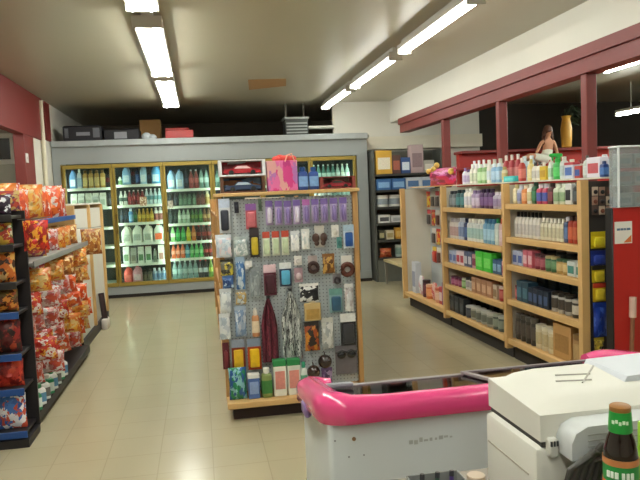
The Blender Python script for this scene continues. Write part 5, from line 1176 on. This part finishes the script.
# upright bags on the two top shelves
pt_ = 0
for i in range(8):
    y = Y1-.16-.265*i; c = [3, 0, 0, 0, 2, 0, 3, 2][i]
    bag('chip_bag', f"{BAGC[c][1]} chip bag, {ORD[i]} from the far end of the rack's top shelf", 'chip bag', (RKX-.22+.03*math.sin(i*2), y, 1.381), .62+.1*math.sin(i*1.7), .26, .27+.025*math.sin(i*2.2), .12, BAGM[c], 'chip bags on the snack rack top', i % 3, 0)
for i in range(7):
    y = Y1-.18-.29*i; c = [6, 2, 2, 3, 6, 4, 1][i]
    bag('chip_bag', f"{BAGC[c][1]} chip bag, {ORD[i]} from the far end of the rack's second shelf", 'chip bag', (RKX-.13+.03*math.sin(i*3), y, 1.121), .62+.25*math.sin(i*2.3), .25, .18, .1, BAGM[c], 'chip bags on the snack rack second shelf', i % 3, 0)
# hanging strips of bags
for i in range(9):
    y = Y1-.14-.235*i
    xs = RKX-.06+.03*math.sin(i*1.9)
    obj('clip_strip', lambda bm: bx(bm, xs-.178, xs-.174, y-.012, y+.012, .3, 1.09), mat('#c8c4bc', .4), rk)
    for j in range(5):
        c = [(6, 2, 0, 0, 2), (2, 6, 0, 2, 0), (6, 0, 0, 2, 2), (2, 0, 2, 0, 3), (6, 3, 0, 2, 0), (2, 3, 1, 3, 0), (2, 1, 3, 3, 1), (1, 3, 3, 1, 3), (2, 1, 3, 1, 3)][i][j]
        z = .91-.16*j+.01*math.sin(i*2)
        bag('chip_bag', f"{BAGC[c][1]} chip bag, {ORD[j]} down on the {ORD[i]} hanging strip from the far end", 'chip bag', (xs+.05*math.sin(j*2.3+i*1.7), y+.04*math.sin(j*1.9+i), z), .55+.45*math.sin(i*1.3+j*2.1), .225, .158, .085, BAGM[c], 'chip bags hanging in strips', (i+j) % 4, -.12)
# jugs at the foot of the rack
for i in range(8):
    y = Y0+.12+.13*i
    c = [('#2c8a5c', W, '#d8e4dc'), ('#e4e6e2', '#3c8a5c', '#5c8cb0'), ('#d8dcd8', '#2c5c48', '#70706c')][i % 3]
    product('square', .1, .09, .145, c, f"{['green', 'white and green', 'grey-white'][i % 3]} bottle, {ORD[i]} from the near end at the snack rack foot", 'bottle', (RKX-.05, y, .101), .6, 'bottles at the snack rack foot')
# end cap facing the counter
ek = thing('end_cap_rack', 'black end rack of snack shelves with blue price rails', 'snack rack', (0, 0, 0))
EY = 4.55
ex1 = on_y(25, 380, 4.31).x; ex0 = ex1-.78
obj('back_panel', lambda bm: bx(bm, ex0, ex1, EY+.04, EY+.06, .05, 1.47), BLK, ek, smooth=False)
for x in (ex0,): obj('side_panel', lambda bm: bx(bm, x, x+.02, EY-.12, EY+.04, .05, 1.35), BLK, ek, smooth=False)
obj('base', lambda bm: bx(bm, ex0, ex1, EY-.25, EY+.04, 0, .05), BLK, ek)
ez = []
for y in (434, 391, 356, 314, 284, 246, 216):
    z = on_y(10, y, EY-.24).z; ez.append(z)
    obj('shelf', lambda bm: bx(bm, ex0+.02, ex1-.02, EY-.23, EY+.04, z-.02, z, .002), BLK, ek)
    obj('price_rail', lambda bm: bx(bm, ex0+.02, ex1-.01, EY-.24, EY-.23, z-.035, z+.008, .002), BLUE if y > 300 else BLK, ek)
ebag = [(['#2c58a0', '#e4e4e8', '#c85038', '#3c70b8'], 'blue and white'), (['#8c1c18', '#b83428', '#6c1414', '#c8482c'], 'dark red'), (['#5c1a1c', '#8c2420', '#34201c', '#a84428'], 'maroon'), (['#a84820', '#583018', '#d88c38', '#6c5c30'], 'brown and orange'), (['#c86828', '#e0a850', '#3c2418', '#d8b478'], 'orange'), (['#a8382c', '#d8b048', '#c8c4a8', '#5c6c38'], 'red and green'), (['#1c1620', '#4c2c44', '#d8dce0', '#2c2030'], 'black and silver')]
for s, z in enumerate(ez):
    hgt = (ez[s+1]-z-.045) if s < 6 else .13
    for i in range(4):
        x = ex1-.115-.185*i
        cc = ebag[s]
        bag('snack_bag', f"{cc[1]} snack bag, {ORD[i]} from the aisle end on the end rack's {ORD[6-s]} shelf", 'snack bag', (x, EY-.13, z+.001), .0+.08*math.sin(i+s), .17, max(.09, hgt), .07, printed(cc[0], 7, 1, .35, seed=s+.3*(i % 2), vor=True), 'snack bags on the end rack', i % 2, 0)
hz_ = on_y(25, 251, EY-.12).z+.2
obj('side_hook', lambda bm: sweep(bm, [(ex1-.01, EY-.1, hz_), (ex1+.1, EY-.115, hz_-.002), (ex1+.19, EY-.11, hz_+.01)], .003, 6), metalm('#8a8c90'), ek)
bag('chip_bag', 'red chip bag hanging off the corner of the end rack', 'chip bag', (ex1+.1, EY-.12, on_y(25, 251, EY-.12).z), .3, .15, .19, .07, BAGM[5], None, 2)
bag('chip_bag', 'plum and orange chip bag leaning above the end rack', 'chip bag', (ex1-.14, EY-.0, 1.47), .1, .26, .13, .04, BAGM[4], None, 1)
# empty white section beyond the snack rack
pk = thing('empty_gondola', 'empty white shelf section with wood edge strips beyond the snack rack', 'shelf unit', (0, 0, 0))
obj('panel', lambda bm: bx(bm, -1.66, -1.25, 6.95, 7.85, .1, 1.44), mat('#d4d2c8', .5, .03), pk, smooth=False)
obj('panel', lambda bm: bx(bm, -1.66, -1.25, 7.9, 8.85, .1, 1.44), mat('#d8d4c8', .5, .03), pk, smooth=False)
obj('base', lambda bm: bx(bm, -1.66, -1.22, 6.95, 8.85, 0, .1), BLK, pk)
for y in (6.92, 7.875, 8.87): obj('wood_strip', lambda bm: bx(bm, -1.66, -1.22, y-.025, y+.025, .1, 1.48, .003), WOODL, pk)
obj('top_board', lambda bm: bx(bm, -1.68, -1.23, 6.92, 8.87, 1.48, 1.5, .003), mat('#cfcabb', .5), pk)
obj('peg_hook', lambda bm: sweep(bm, [(-1.22, 7.0, 1.25), (-1.1, 7.0, 1.248), (-.98, 7.0, 1.26)], .003, 6), metalm('#8a8c90'), pk)
bag('snack_bag', 'brown snack bag hung at the end of the white section', 'snack bag', (-1.09, 7.0, .98), .3, .2, .26, .06, BAGM[6], None, 1)
t = thing('hand_brush', 'dark brush leaning low against the white section', 'brush', (-1.19, 8.2, 0))
obj('bristle_head', lambda bm: bx(bm, -.02, .05, -.12, .12, 0, .12, .02, 2), mat('#d8d0c8', .7), t)
obj('handle', lambda bm: tube(bm, (.01, 0, .11), (-.02, .02, .42), .035, 10), mat('#3c2a2c', .5), t)

# ------------------------------------------------------------------ world, exposure
wd = bpy.data.worlds.new('world'); sc.world = wd; wd.use_nodes = True
wd.node_tree.nodes['Background'].inputs[0].default_value = (.6, .7, .8, 1); wd.node_tree.nodes['Background'].inputs[1].default_value = .1
sc.view_settings.view_transform = 'Standard'; sc.view_settings.look = 'None'; sc.view_settings.gamma = 1.0
sc.view_settings.use_curve_mapping = False
sc.view_settings.exposure = 0.95
